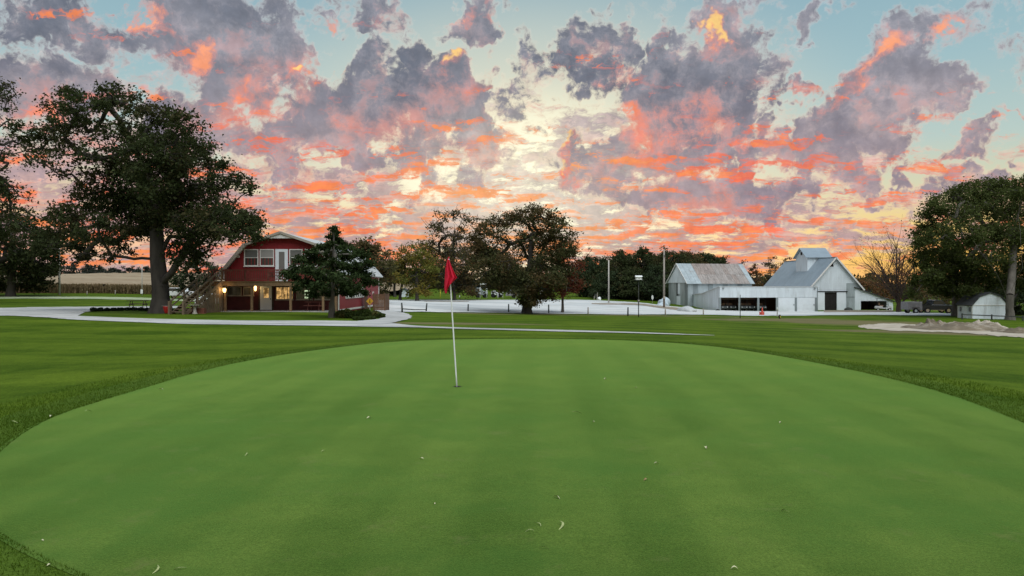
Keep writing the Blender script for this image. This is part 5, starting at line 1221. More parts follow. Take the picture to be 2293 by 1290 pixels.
# ------------------------------------------------------------------ flagstick and hole
def flag():
    g = G(1024, 867.5); Y = g.y; base = Vector((g.x, Y, gz(g.x, Y) + .011))
    s = thing('flagstick', 'leaning white flagstick with a limp red flag in the middle of the green', 'flagstick', base)
    top = Vector((X_(1004.5, Y) - base.x, .02, Z_(579, Y) - base.z))
    pts = [Vector((0, 0, -.12)) + (top - Vector((0, 0, -.12))) * t for t in np.linspace(0, 1, 8)]
    m = MB(); m.tube(pts, [.0125, .0125, .0122, .012, .0118, .0112, .0105, .0095], 10); m.build('pole', M['stick_white'], s, True)
    m = MB(); m.lathe([(.009, 0), (.014, .006), (.012, .022), (.004, .03)], top - Vector((0, 0, .004)), 10); m.build('finial', M['flag_cloth'], s, True)
    # cloth hanging in folds from the top: columns of the flag collapse towards the stick
    ax = (top - pts[0]).normalized()
    nu, nv = 26, 30; V = []
    def edge(py): return {'l': np.interp(py, [580, 600, 625, 645, 658], [1002, 998, 996, 995, 996]), 'r': np.interp(py, [580, 600, 615, 622, 632, 645, 657], [1005.5, 1013, 1020, 1024.5, 1019, 1011, 1008])}
    for j in range(nv + 1):
        tv = j / nv
        for i in range(nu + 1):
            tu = i / nu
            top_y = np.interp(tu, [0, .3, .45, 1.0], [582, 579.5, 580, 582]); bot = np.interp(tu, [0, .12, .3, .45, .62, .8, 1.0], [650, 656, 658, 655, 640, 632, 622])
            py = top_y + (bot - top_y) * tv; e = edge(py)
            px = e['l'] + (e['r'] - e['l']) * tu
            fold = math.sin(tu * 15 + tv * 1.3) * .030 * (.25 + tv) + .012 * math.sin(tu * 31 + 2 * tv) * tv
            x, _, z = P(px, py, Y)
            V.append((x - base.x, -.035 - .02 * tv + fold, z - base.z))
    f = [(j * (nu + 1) + i, j * (nu + 1) + i + 1, (j + 1) * (nu + 1) + i + 1, (j + 1) * (nu + 1) + i) for j in range(nv) for i in range(nu)]
    me = mesh_np('flag', V, f, M['flag_cloth'], True); o = link('flag', me, s)
    md = o.modifiers.new('cloth', 'SOLIDIFY'); md.thickness = .004
    h = thing('golf_hole', 'dark hole cup at the foot of the flagstick', 'hole', base)
    m = MB(); m.lathe([(.054, -.10), (.054, .0015), (.060, .002), (.060, .004), (.0, .0041)], (0, 0, 0), 20); m.build('cup', M['interior_dark'], h)
    m = MB(); n = 20
    ring = [(math.cos(2 * math.pi * k / n) * r, math.sin(2 * math.pi * k / n) * r, z) for r, z in ((.055, .0045), (.068, .0035)) for k in range(n)]
    m._add(ring, [(k, (k + 1) % n, n + (k + 1) % n, n + k) for k in range(n)]); m.build('cup_rim', M['brown_dark'], h)
flag()

# ------------------------------------------------------------------ bits of leaf and straw on the green
def leaf_shape(kind, rnd):
    L = rnd.uniform(.055, .10); w = L * (.42 if kind == 'leaf' else .14)
    V, Fc = [], []; n = 7
    for i in range(n + 1):
        t = i / n; x = (t - .5) * L; ww = w * math.sin(math.pi * min(1, t * .92 + .05)) ** .8 * .5; z = .012 * math.sin(math.pi * t) * (1.6 if kind == 'leaf' else .8) + .004; y = .35 * L * (t - .5) ** 2 * (2.5 if kind == 'blade' else .8)
        V += [(x, y - ww, z + ww * .5), (x, y, z), (x, y + ww, z + ww * .5)]
    for i in range(n):
        a = i * 3; Fc += [(a, a + 1, a + 4, a + 3), (a + 1, a + 2, a + 5, a + 4)]
    return V, Fc
bits = [(826, 940, 'leaf', 'pale leaf on the green, nearest the flagstick foot on its left front', 1.0), (1329, 948, 'leaf', 'tiny pale leaf on the green, right front of the flagstick', .7), (1355, 851, 'leaf', 'tiny pale leaf far up the green, right of the flagstick', .9), (1424, 871, 'leaf', 'tiny pale leaf beside the farthest leaf right of the flagstick', .8),
        (1582, 1009, 'leaf', 'curled white leaf on the right half of the green', 1.4), (1470, 1043, 'leaf', 'small pale leaf left of the curled white leaf', .8), (1446, 1080, 'brown', 'brown leaf on the green, right of centre', 1.0), (1246, 1120, 'leaf', 'upright pale leaf in the near middle of the green', .9), (1748, 950, 'leaf', 'small pale leaf on the right of the green beyond the curled white one', .9),
        (1755, 1150, 'blade', 'thin pale straw standing out on the near right of the green', .9), (1645, 1280, 'leaf', 'pale leaf with stem at the near edge of the green, right of centre', 1.1), (1218, 1235, 'blade', 'curved pale straw in the near foreground, left of the leaf with stem', 1.2), (1207, 1180, 'blade', 'short pale straw above the curved straw in the foreground', .8), (1260, 1184, 'blade', 'long flat straw in the near middle of the green', 1.5),
        (1186, 1195, 'blade', 'bent straw beside the short pale straw in the foreground', 1.0), (360, 876, 'leaf', 'pale leaf near the far left edge of the green', 1.6), (113, 936, 'leaf', 'round pale leaf at the left edge of the green', 1.1), (195, 925, 'blade', 'thin pale leaf at the left edge of the green beside the round one', 1.5), (723, 1015, 'blade', 'upright thin straw on the left middle of the green', .9), (553, 1022, 'blade', 'thin straw on the left of the green', 1.0),
        (94, 1216, 'leaf', 'pale round leaf in the near left corner', .55), (108, 1272, 'leaf', 'longish pale leaf in the near left corner', .8), (352, 1283, 'blade', 'curved grass blade at the bottom edge, left', 1.2), (400, 1282, 'blade', 'second grass blade at the bottom edge, left', 1.1), (30, 950, 'blade', 'pale leaf just off the left edge of the green', 1.4), (972, 1133, 'leaf', 'small pale leaf in the near left middle of the green', .6), (1290, 928, 'blade', 'faint straw on the green above the tiny right front leaf', 1.2),
        (944, 1032, 'leaf', 'small pale fleck on the green below the flagstick foot', .7)]
rnd = random.Random(12)
for px, py, kind, lb, sc in bits:
    g = G(px, py); V, Fc = leaf_shape('leaf' if kind == 'brown' else kind, rnd)
    k = sc * (.75 if kind != 'blade' else 1.15) * min(1.1, g.y / 6.5)
    me = mesh_np('fallen_leaf', np.array(V) * k, Fc, M[{'leaf': 'dry_leaf', 'brown': 'brown_leaf', 'blade': 'dry_blade'}[kind]], True)
    o = link('straw' if kind == 'blade' else 'fallen_leaf', me); o.location = (g.x, g.y, g.z + .014); o.rotation_euler = (rnd.uniform(-.4, .4), rnd.uniform(-.3, .3), rnd.uniform(0, 6.28))
    tag(o, lb, 'straw' if kind == 'blade' else 'leaf', 'bits of leaf and straw on the green')

# ------------------------------------------------------------------ poles
def pole(name, label, px, Y, top, r0, r1, mat, cap=None, base_py=None):
    g = at(px, Y); zt = Z_(top, Y)
    s = thing(name, label, 'pole', g)
    m = MB(); m.tube([(0, 0, -.4), (0, 0, (zt - g.z) * .5), (0, 0, zt - g.z)], [r0, (r0 + r1) / 2, r1], 10); m.build('shaft', M[mat], s, True)
    if cap: cap(s, zt - g.z)
    return s
def hardware(s, h):
    part('insulator', 'stone_pale', s, (-.05, .05, -.05, .05, h, h + .18)); part('bracket', 'black_metal', s, (-.32, .32, -.04, .04, h - .5, h - .42), (-.05, .05, -.17, -.13, h - 1.2, h - .8)); part('meter_box', 'stone_pale', s, (-.14, .14, -.36, -.16, 1.5, 1.95))
pole('utility_pole', 'pale utility pole at the field edge beside the dense left tree', 133, 101, 556, .15, .11, 'pole_pale', lambda s, h: part('crossbar', 'pole_wood', s, (-.7, .7, -.06, .06, h - .45, h - .33)))
pole('utility_pole', 'thin pale pole left of the dark wood', 1363, 128, 583, .14, .10, 'pole_pale', lambda s, h: part('cap', 'stone_pale', s, (-.08, .08, -.08, .08, h, h + .07)))
pole('utility_pole', 'thick weathered utility pole beside the rusty-roofed shed', 1487, 122, 560, .19, .13, 'pole_wood', hardware)
pole('marker_pole', 'thin pole with a white shield left of the great oak trunk', 318, 103, 592, .07, .05, 'pole_pale', lambda s, h: part('shield', 'white_plastic', s, (-.16, .16, -.11, -.07, .25, .85), bevel=.03))

# bird house on a dark post
def bird_house():
    g = G(1430, 710); Y = g.y; s = thing('bird_house', 'white multi-room bird house on a tall dark post before the wood', 'bird house', g)
    zt = Z_(626, Y) - g.z; sc = Y / F
    m = MB(); m.tube([(0, 0, -.3), (0, 0, zt)], [.055, .045], 8); m.build('post', M['post_dark'], s, True)
    w, h = 13 * sc / 2, 9 * sc
    b = part('house', 'white_plastic', s, (-w, w, -.22, .22, zt, zt + h * .62), bevel=.01)
    m = MB(); m.prism([(-.32, zt + h * .62), (.32, zt + h * .62), (0, zt + h)], 'x', -w - .06, w + .06); m.build('roof', M['white_plastic'], b)
    part('porch', 'white_plastic', b, (-w - .06, w + .06, -.36, .36, zt - .03, zt))
    for i in range(4): part('entrance', 'interior_dark', b, (-w + (i + .35) * w / 2, -w + (i + .65) * w / 2, -.235, -.222, zt + .05, zt + .14))
    zb = Z_(674, Y) - g.z
    x = part('box', 'black_metal', s, (-.14, .10, -.2, .0, zb - .14, zb + .14), bevel=.01); part('box_lid', 'stone_pale', x, (-.10, .06, -.215, -.201, zb - .02, zb + .12))
bird_house()

# ------------------------------------------------------------------ fence posts along the lot
posts = [(901, 700, 678, -4, 'dark'), (954, 698, 679, 6, 'dark'), (1048, 697.5, 681, 2, 'dark'), (1139, 700, 681, 0, 'dark'), (1229, 702, 682, -1, 'dark'), (1317, 704, 688, 0, 'pale'), (1406, 707.5, 688, 1, 'dark'), (1490, 706, 692, 0, 'pale'), (1575, 705, 691, 0, 'pale'), (1657.5, 713, 660, 0, 'dark')]
pl = ['leaning dark fence post, first of the lot fence from the house', 'dark fence post tilted to the right, second of the lot fence from the house', 'dark fence post just right of the flagstick', 'dark fence post left of the broad oak trunk', 'dark fence post right of the broad oak trunk', 'short pale fence post right of the rust-red maple', 'thin dark fence post left of the bird house post', 'short pale fence post below the thick utility pole', 'short pale fence post before the gravel heap', 'tall thin post in front of the open cart bays']
for (px, py, top, lean, mt), lb in zip(posts, pl):
    g = G(px, py); h = (py - top) / F * g.y; s = tag(MB().tube([(0, 0, -.25), (math.sin(R(lean)) * h * .5, 0, h * .5), (math.sin(R(lean)) * h, 0, h)], [.045, .04, .035] if top == 660 else [.085, .08, .07], 7).build('fence_post', M['post_dark' if mt == 'dark' else 'pole_wood'], None, True), lb, 'fence post', 'posts of the lot fence')
    s.location = g
g0, g1 = G(901, 694), G(954, 695.5)
a, b_ = Vector((G(901, 700).x, G(901, 700).y, G(901, 700).z + .35)), Vector((G(954, 698).x, G(954, 698).y, G(954, 698).z + .22))
o = MB().tube([a, (a + b_) / 2 - Vector((0, 0, .04)), b_], .045, 7).build('fence_rail', M['post_dark']); tag(o, 'low dark rail between the two leaning fence posts', 'rail')
for px, py, top, mt, lb in ((986, 667, 648, 'stake_yellow', 'yellow stake on the far grass left of the flag'), (1029, 665, 658, 'white_plastic', 'short white stake behind the flagstick'), (1075, 667, 642, 'white_plastic', 'white stake, first left of the parked pale trailer'), (1090, 666, 642, 'white_plastic', 'white stake, second of the row before the parked machinery'),
                            (1115, 666, 655, 'white_plastic', 'short white stake in front of the parked machinery'), (1126, 666, 648, 'white_plastic', 'thick white stake before the pale trailer'), (1155, 666, 641, 'white_plastic', 'tall white stake nearest the broad oak trunk'), (1461, 677, 662, 'pole_wood', 'stem of the white disc marker'), (195, 661, 652, 'pole_wood', 'small pale post at the field edge, left of centre under the oak bough'), (258, 660, 650, 'pole_wood', 'small pale post at the field edge near the oak trunk')):
    if px == 1461: continue
    g = at(px, 142) if 900 < px < 1300 else G(px, py); h = max(.5, (py - top) / F * g.y)
    o = MB().tube([(0, 0, -.1), (0, 0, h)], [.07, .06], 7).build('stake', M[mt], None, True); o.location = g
    if mt == 'stake_yellow':
        tag(o, lb, 'stake')
    else: tag(o, lb, 'stake', 'stakes on the far grass')
# disc marker, boulder and panel by the wood
g = G(1461, 678); s = thing('disc_marker', 'white oval marker on a thin stem left of the tarp-covered heap', 'marker', g)
k = g.y / F; m = MB(); m.tube([(0, 0, -.1), (0, 0, 8 * k)], .04, 6); m.build('stem', M['pole_wood'], s)
m = MB(); m.prism([(math.cos(a) * 2.4 * k, 12 * k + math.sin(a) * 5 * k) for a in np.linspace(0, 2 * math.pi, 17)[:-1]], 'y', -.06, .0); m.build('disc', M['white_plastic'], s)
def lump(name, label, cat, px, py, w, h, mat, seed, Y=None, d=None, group=None, rough=.22, sub=3):
    g = at(px, Y) if Y else G(px, py); k = g.y / F; rs = np.random.RandomState(seed)
    bm = bmesh.new(); bmesh.ops.create_icosphere(bm, subdivisions=sub, radius=1.0)
    ph = rs.uniform(0, 6.28, (6, 3)); fr = rs.uniform(1.2, 4.5, (6, 3))
    for v in bm.verts:
        q = np.array(v.co); n = sum(math.sin(float(q @ fr[i]) * 1.3 + ph[i, 0]) / (1 + .5 * i) for i in range(6)) * rough * .5
        v.co = v.co * (1 + n); v.co.x *= w * k / 2; v.co.y *= (d or w * k * .5); v.co.z = max(-.15 * h * k, v.co.z * h * k)
    me = bpy.data.meshes.new(name); bm.to_mesh(me); bm.free(); me.materials.append(M[mat])
    for p in me.polygons: p.use_smooth = True
    o = link(name, me); o.location = g; return tag(o, label, cat, group)
lump('boulder', 'white rounded boulder at the edge of the wood, far side of the lot', 'boulder', 1341, 672, 10, 7, 'white_plastic', 3)
lump('boulder', 'small grey-green boulder at the foot of the thin pole', 'boulder', 1371, 669.5, 9, 3, 'stone_pale', 4)
lump('covered_heap', 'heap under a pale blue-grey tarp against the rusty-roofed shed', 'heap', 1485, 684, 25, 14, 'tarp', 5, rough=.5, sub=4)
lump('gravel_heap', 'cone-shaped heap of pale gravel left of the cart shed', 'heap', 1537, 697.5, 40, 11, 'gravel_heap', 6, d=2.0)
g = G(1334, 672); k = g.y / F; s = thing('notice_board', 'small dark notice board beside the white boulder', 'sign', g)
part('board', 'post_dark', s, (-3 * k, 3 * k, -.05, .0, 5 * k, 13 * k)); part('post', 'stone_pale', s, (-4 * k, -3 * k, -.06, .04, -.1, 9 * k)); part('post', 'stone_pale', s, (3 * k, 4 * k, -.06, .04, -.1, 17 * k))

# ------------------------------------------------------------------ yellow diamond sign
def diamond():
    g = at(828, 58.5); Y = g.y; k = Y / F; s = thing('warning_sign', 'yellow diamond warning sign with a black symbol in front of the wooden enclosure', 'sign', g)
    zc = Z_(674.5, Y) - g.z; r = 8.3 * k
    part('post', 'pole_wood', s, (-.04, .04, 0, .05, -.2, zc))
    m = MB(); m.prism([(0, zc - r), (r, zc), (0, zc + r), (-r, zc)], 'y', -.03, -.005); pl_ = m.build('plate', M['sign_yellow'], s)
    sy = MB(); sy.bar((-.02, -.037, zc - .13), (.02, -.037, zc + .12), .035, .008, up=(0, 1, 0)); sy.bar((-.02, -.037, zc + .06), (.07, -.037, zc - .02), .03, .008, up=(0, 1, 0)); sy.bar((-.01, -.037, zc - .02), (.06, -.037, zc - .14), .03, .008, up=(0, 1, 0)); sy.lathe([(.0, -.03), (.035, 0), (.0, .03)], (.02, -.037, zc + .165), 8)
    sy.build('symbol', M['black_metal'], pl_)
diamond()

# ------------------------------------------------------------------ things on the lawn by the house
def bush(name, label, px, py, wpx, hpx, mat, n, size, seed, Y=None, group=None, cat='shrub'):
    g = at(px, Y) if Y else G(px, py); k = g.y / F; rs = np.random.RandomState(seed); w, h = wpx * k / 2, hpx * k
    u = rs.normal(0, 1, (n, 3)); u /= np.linalg.norm(u, axis=1, keepdims=True); u *= rs.uniform(.45, 1, (n, 1)) ** .5
    bumps = 1 + .22 * np.sin(u[:, :1] * 5 + seed) * np.cos(u[:, 1:2] * 4 + seed)
    c = u * bumps * np.array([w, min(w, 1.1), h * .55]) + np.array([0, 0, h * .5]); c[:, 2] = np.maximum(c[:, 2], .02)
    s = thing(name, label, cat, g, 0, group)
    v, f = leaf_quads(c, size, rs, .1, .5); link('foliage', mesh_np('foliage', v, f, M[mat]), s)
    a = np.zeros((7, 3)); b = c[rs.choice(n, 7)] * .8; v, f = frusta(a, b, np.full(7, .018), np.full(7, .006), 5); link('stems', mesh_np('stems', v, f, M['twig']), s)
    return s
edg = [(209, 698, 13, 9), (225, 697.5, 12, 8), (240, 697, 12, 7), (255, 696.5, 13, 7), (270, 696, 13, 7), (285, 695.5, 13, 7), (300, 695.5, 13, 7), (316, 696, 13, 7), (330, 697, 14, 7), (344, 698, 12, 7)]
on = ['first', 'second', 'third', 'fourth', 'fifth', 'sixth', 'seventh', 'eighth', 'ninth', 'last']
for i, (px, py, w, h) in enumerate(edg): bush('edging_shrub', '%s dark clipped shrub of the row along the drive, counted from the left' % on[i], px, py, w * 1.15, h, 'shrub_leaf_dark', 420, .13, 200 + i, None, 'row of dark shrubs along the drive')
isl = [(765, 712, 30, 16, 'low green shrub at the foot of the conifer'), (790, 713, 36, 15, 'wide green shrub below the red side wall'), (815, 711, 34, 17, 'taller green shrub in the middle of the island bed'), (838, 709, 30, 12, 'light green shrub below the yellow sign'), (852, 712, 18, 8, 'low shrub at the right tip of the island bed'), (803, 717, 26, 7, 'low pale-flowered plant at the front of the island bed'), (776, 705, 22, 12, 'shrub at the corner of the red house'), (828, 715, 24, 6, 'low leafy plant at the front right of the island bed')]
for i, (px, py, w, h, lb) in enumerate(isl): bush('bed_shrub', lb, px, py, w, h, 'shrub_leaf' if i % 3 else 'leaf_green', 900, .16, 230 + i, None, 'shrubs of the bed beside the drive loop')
def picnic(name, label, loc, rz, mat, k=1.0):
    s = thing(name, label, 'table', loc, rz); L = 1.8 * k
    for i in range(5): part('table_plank', mat, s, (-L / 2, L / 2, -.36 + i * .145, -.36 + i * .145 + .135, .72, .76))
    for sy in (-.72, .58):
        for i in range(1): part('bench_plank', mat, s, (-L / 2, L / 2, sy, sy + .14 * 1.8, .43, .47))
    for x in (-L / 2 + .3, L / 2 - .3):
        for sg in (-1, 1): m = MB(); m.bar((x, sg * .62, 0), (x, sg * .22, .72), .09, .04, up=(1, 0, 0)); m.build('leg', M[mat], s)
        m = MB(); m.bar((x + .05, -.7, .40), (x + .05, .7, .40), .04, .09); m.build('brace', M[mat], s)
    return s
picnic('picnic_table', 'dark wooden picnic table left of the great oak trunk', G(309, 691), R(8), 'dark_wood')
picnic('picnic_table', 'picnic table standing on the porch between the right posts', (X_(703, 62.6), 62.9, -.42), 0, 'deck_red', .85)
picnic('picnic_table', 'small picnic table on the upper deck', (X_(617, 62.8), 62.9, 2.10), 0, 'dark_wood', .8)
g = G(374, 702); s = thing('red_bin', 'red plastic bin at the foot of the staircase', 'bin', g)
m = MB(); m.lathe([(.25, 0), (.30, .06), (.32, .5), (.33, .56), (.29, .57), (.27, .1)], (0, 0, 0), 16); m.build('tub', M['red_plastic'], s, True); part('bag_rim', 'tan_trim', s, (-.36, .34, -.30, .30, .572, .60), (-.38, -.35, -.28, .28, .1, .62))
g = G(436, 703); s = thing('bird_bath', 'pale stone bird bath before the stair skirt', 'bird bath', g)
m = MB(); m.lathe([(.20, -.05), (.20, .06), (.13, .12), (.10, .35), (.12, .52), (.18, .58)], (0, 0, 0), 14); m.build('pedestal', M['stone_pale'], s, True); m = MB(); m.lathe([(.18, .58), (.36, .66), (.38, .70), (.34, .70), (.10, .62)], (0, 0, 0), 16); m.build('basin', M['stone_pale'], s, True)
for px, lb in ((424, 'brick planter box left of the bird bath'), (447, 'brick planter box right of the bird bath')):
    g = at(px, 57.6); s = thing('planter_box', lb, 'planter', g); w = .34
    for r_ in range(4):
        for c_ in range(3):
            o_ = .11 * (r_ % 2); part('brick', 'brick_red', s, (-w + c_ * .228 + .004, -w + c_ * .228 + .22, -.2, -.1, r_ * .11, r_ * .11 + .1))
        part('brick', 'brick_red', s, (w + .006, w + .10, -.2, .22, r_ * .11, r_ * .11 + .1)); part('brick', 'brick_red', s, (-w - .10, -w - .002, -.2, .22, r_ * .11, r_ * .11 + .1))
    part('soil', 'brown_dark', s, (-w, w, -.098, .2, 0, .38))
# things behind the porch's left end
def car(label, loc, rz, body, L=4.3, name='parked_car', cat='car'):
    s = thing(name, label, cat, loc, rz); hw = .88
    pr = [(-L / 2, .35), (L / 2, .35), (L / 2 + .02, .62), (L / 2 - .15, .80), (L * .24, .92), (L * .10, 1.36), (-L * .22, 1.40), (-L * .40, .98), (-L / 2, .90)]
    m = MB(); m.prism(pr, 'y', -hw, hw); m.build('body', M[body], s, bevel=.05)
    gl = [(L * .225, .94), (L * .10, 1.31), (-L * .21, 1.35), (-L * .37, .99)]
    for y0, y1 in ((-hw - .012, -hw + .02), (hw - .02, hw + .012)): m = MB(); m.prism(gl, 'y', y0, y1); m.build('window', M['pane_dark'], s)
    for x in (-L * .31, L * .31):
        for y in (-hw + .08, hw - .08):
            m = MB(); n = 16; m.prism([(x + math.cos(a) * .32, .32 + math.sin(a) * .32) for a in np.linspace(0, 2 * math.pi, n + 1)[:-1]], 'y', y - .11, y + .11); w_ = m.build('wheel', M['rubber'], s)
            m = MB(); m.prism([(x + math.cos(a) * .19, .32 + math.sin(a) * .19) for a in np.linspace(0, 2 * math.pi, n + 1)[:-1]], 'y', y - .12, y + .12); m.build('rim', M['chrome'], w_)
    for y in (-.6, .6): part('headlight', 'white_plastic', s, (L / 2 - .06, L / 2 + .03, y - .16, y + .16, .62, .74)); part('tail_light', 'red_plastic', s, (-L / 2 - .02, -L / 2 + .04, y - .14, y + .14, .70, .84))
    return s
car('low white car seen beyond the left end of the porch', at(487, 79), R(8), 'cart_body', 4.2)
car('white car half hidden behind the staircase', at(404, 96), R(-4), 'cart_body', 4.4)
# ------------------------------------------------------------------ golf carts
def golf_cart(label, loc, rz, body='cart_dark', top='cart_top', group=None):
    s = thing('golf_cart', label, 'golf cart', loc, rz, group)
    m = MB(); m.prism([(-1.15, .30), (1.15, .30), (1.2, .55), (.95, .80), (.70, .84), (.55, .42), (-.10, .42), (-.15, .66), (-1.1, .70), (-1.2, .5)], 'y', -.56, .56); m.build('body', M[body], s, bevel=.03)
    part('seat', 'cart_tan', s, (-.55, .0, -.52, .52, .68, .80), bevel=.03); part('backrest', 'cart_tan', s, (-.66, -.55, -.52, .52, .82, 1.18), bevel=.03)
    r_ = MB(); r_.box(-1.05, .75, -.58, .58, 1.82, 1.88); r_.build('roof', M[top], s, bevel=.02)
    for x, x2 in ((-.95, -.85), (.72, .55)):
        for y in (-.52, .52): m = MB(); m.bar((x, y, .65), (x2, y, 1.82), .04); m.build('roof_post', M['black_metal'], s)
    m = MB(); m.bar((.62, .2, .8), (.38, .2, 1.02), .035); st = m.build('steering_column', M['black_metal'], s); m = MB(); m.tube([(.36 + .10 * math.cos(a) * .5, .2 + .17 * math.sin(a), 1.03 + .12 * math.cos(a)) for a in np.linspace(0, 6.283, 13)], .015, 5); m.build('wheel_rim', M['black_metal'], st)
    for x in (-.78, .82):
        for y in (-.5, .5):
            m = MB(); m.prism([(x + math.cos(a) * .22, .22 + math.sin(a) * .22) for a in np.linspace(0, 2 * math.pi, 15)[:-1]], 'y', y - .09, y + .09); w_ = m.build('wheel', M['rubber'], s)
            m = MB(); m.prism([(x + math.cos(a) * .11, .22 + math.sin(a) * .11) for a in np.linspace(0, 2 * math.pi, 11)[:-1]], 'y', y - .095, y + .095); m.build('rim', M['white_plastic'], w_)
    for y in (-.35, .35): part('headlight', 'white_plastic', s, (1.14, 1.21, y - .07, y + .07, .58, .66))
    return s
side_n = ['left', 'right']
for bi in range(3):
    for k_ in range(2):
        if bi == 2 and k_ == 1: continue
        w = BX[bi + 1] - BX[bi]; x = SHX + BX[bi] + w * (.30 + .42 * k_)
        golf_cart('golf cart parked %s in the %s open bay of the cart shed' % (('left', 'right')[k_], ('first', 'second', 'third')[bi]), (x, SHY + 1.5 + .3 * k_, SHZ + .02), R(-90 + 4 * k_), 'cart_dark', 'cart_top' if bi < 2 else 'cart_dark', 'golf carts in the shed bays')
golf_cart('white golf cart in front of the barn lean-to', at(1978, 112.5), R(-20), 'cart_body', 'cart_dark')
# red upright cooler with a jug, and a dark bin, by the shed
g = G(1707, 706); s = thing('red_water_stand', 'bright red water stand on the gravel before the third bay', 'stand', g); k = g.y / F
m = MB(); m.lathe([(3.0 * k, 0), (3.1 * k, 1 * k), (2.6 * k, 8 * k), (1.5 * k, 11 * k), (.9 * k, 17 * k), (.4 * k, 18 * k)], (0, 0, 0), 12); m.build('body', M['orange_plastic'], s, True)
part('panel', 'orange_plastic', s, (-5.5 * k, 5.5 * k, .15, .2, 0, 7 * k)); part('leg', 'red_plastic', s, (-5.5 * k, -5 * k, .14, .21, -.05, 9 * k)); part('leg', 'red_plastic', s, (5 * k, 5.5 * k, .14, .21, -.05, 9 * k))
g = G(1746, 713.5); s = thing('dark_bin', 'small black bin on the dry grass before the closed bay doors', 'bin', g); k = g.y / F
m = MB(); m.lathe([(2.0 * k, 0), (2.3 * k, 4 * k), (2.4 * k, 8.5 * k), (2.1 * k, 8.7 * k)], (0, 0, 0), 12); m.build('tub', M['black_metal'], s, True); part('liner', 'stake_yellow', s, (.3 * k, 1.4 * k, -2.6 * k, -2.3 * k, 2 * k, 6.5 * k))
g = G(1740.5, 709); s = thing('marker_post', 'slim post with a white top left of the black bin', 'post', g); k = g.y / F
m = MB(); m.tube([(0, 0, -.1), (0, 0, 15 * k)], .05, 7); m.build('shaft', M['pole_wood'], s); m = MB(); m.lathe([(.04, 15 * k), (1.2 * k, 17 * k), (1.0 * k, 20 * k), (.2 * k, 21 * k)], (0, 0, 0), 8); m.build('top', M['white_plastic'], s, True)
lump('dark_heap', 'low dark heap at the left foot of the cart shed', 'heap', 1607, 697, 10, 3.5, 'post_dark', 8, Y=111, d=.4)
lump('dark_heap', 'dark heap of odds and ends right of the barn doors', 'heap', 1900, 694.5, 18, 6, 'post_dark', 9, Y=114.6, d=.6)
# ------------------------------------------------------------------ utility trailer and dark pickup
def trailer():
    g = at(2041, 99); s = thing('utility_trailer', 'grey box trailer parked left of the dark pickup', 'trailer', g, R(2)); k = 99 / F; w = 16 * k
    m = MB(); m.box(-w, w, -.9, .9, .5, 1.55); m.build('box', M['trailer_grey'], s, bevel=.03)
    for i in range(7): x = -w + .1 + i * (2 * w - .2) / 7; part('side_board', 'trailer_grey', s, (x, x + (2 * w - .2) / 7 - .03, -.935, -.905, .55, 1.5))
    for y in (-.95, .95): m = MB(); m.prism([(math.cos(a) * .36, .36 + math.sin(a) * .36) for a in np.linspace(0, 2 * math.pi, 17)[:-1]], 'y', y - .1, y + .1); w_ = m.build('wheel', M['rubber'], s); m = MB(); m.prism([(math.cos(a) * .18, .36 + math.sin(a) * .18) for a in np.linspace(0, 2 * math.pi, 13)[:-1]], 'y', y - .11, y + .11); m.build('rim', M['galvanised'], w_)
    m = MB(); m.bar((w, 0, .5), (w + 1.0, 0, .5), .08); m.build('hitch', M['black_metal'], s); part('mudguard', 'black_metal', s, (-.5, .5, -1.06, -.94, .76, .80))
trailer()
def pickup():
    g = at(2092, 99.5); s = thing('pickup_truck', 'dark pickup truck parked behind the right lawn', 'pickup truck', g, R(-3)); k = 99.5 / F; L = 72 * k; hw = .95
    z = lambda v: v
    m = MB(); m.prism([(-L / 2, .45), (L / 2, .45), (L / 2, .85), (L / 2 - .15, 1.08), (L * .27, 1.14), (-L / 2, 1.16)], 'y', -hw, hw); m.build('body', M['truck_paint'], s, bevel=.05)
    m = MB(); m.prism([(-L * .17, 1.14), (L * .27, 1.14), (L * .14, 1.72), (-L * .05, 1.80), (-L * .13, 1.74)], 'y', -hw + .1, hw - .1); m.build('cab', M['truck_paint'], s, bevel=.04)
    for y0, y1 in ((-hw + .08, -hw + .115), (hw - .115, hw - .08)): m = MB(); m.prism([(-L * .12, 1.20), (L * .22, 1.20), (L * .13, 1.66), (-L * .10, 1.68)], 'y', y0, y1); m.build('window', M['pane_dark'], s)
    part('bed_rail', 'black_metal', s, (-L / 2, -L * .18, -hw - .01, -hw + .06, 1.16, 1.22)); part('bumper', 'chrome', s, (L / 2, L / 2 + .1, -hw + .05, hw - .05, .48, .66)); part('bumper', 'chrome', s, (-L / 2 - .1, -L / 2, -hw + .05, hw - .05, .48, .62)); part('side_step', 'chrome', s, (-L * .18, L * .2, -hw - .08, -hw + .02, .40, .46))
    for x in (-L * .31, L * .32):
        for y in (-hw + .08, hw - .08):
            m = MB(); m.prism([(x + math.cos(a) * .39, .39 + math.sin(a) * .39) for a in np.linspace(0, 2 * math.pi, 17)[:-1]], 'y', y - .13, y + .13); w_ = m.build('wheel', M['rubber'], s)
            m = MB(); m.prism([(x + math.cos(a) * .22, .39 + math.sin(a) * .22) for a in np.linspace(0, 2 * math.pi, 13)[:-1]], 'y', y - .14, y + .14); m.build('rim', M['chrome'], w_)
    for y in (-.7, .7): part('headlight', 'white_plastic', s, (L / 2 - .04, L / 2 + .02, y - .15, y + .15, .72, .90)); part('tail_light', 'red_plastic', s, (-L / 2 - .02, -L / 2 + .03, y - .08, y + .08, .8, 1.1))
pickup()
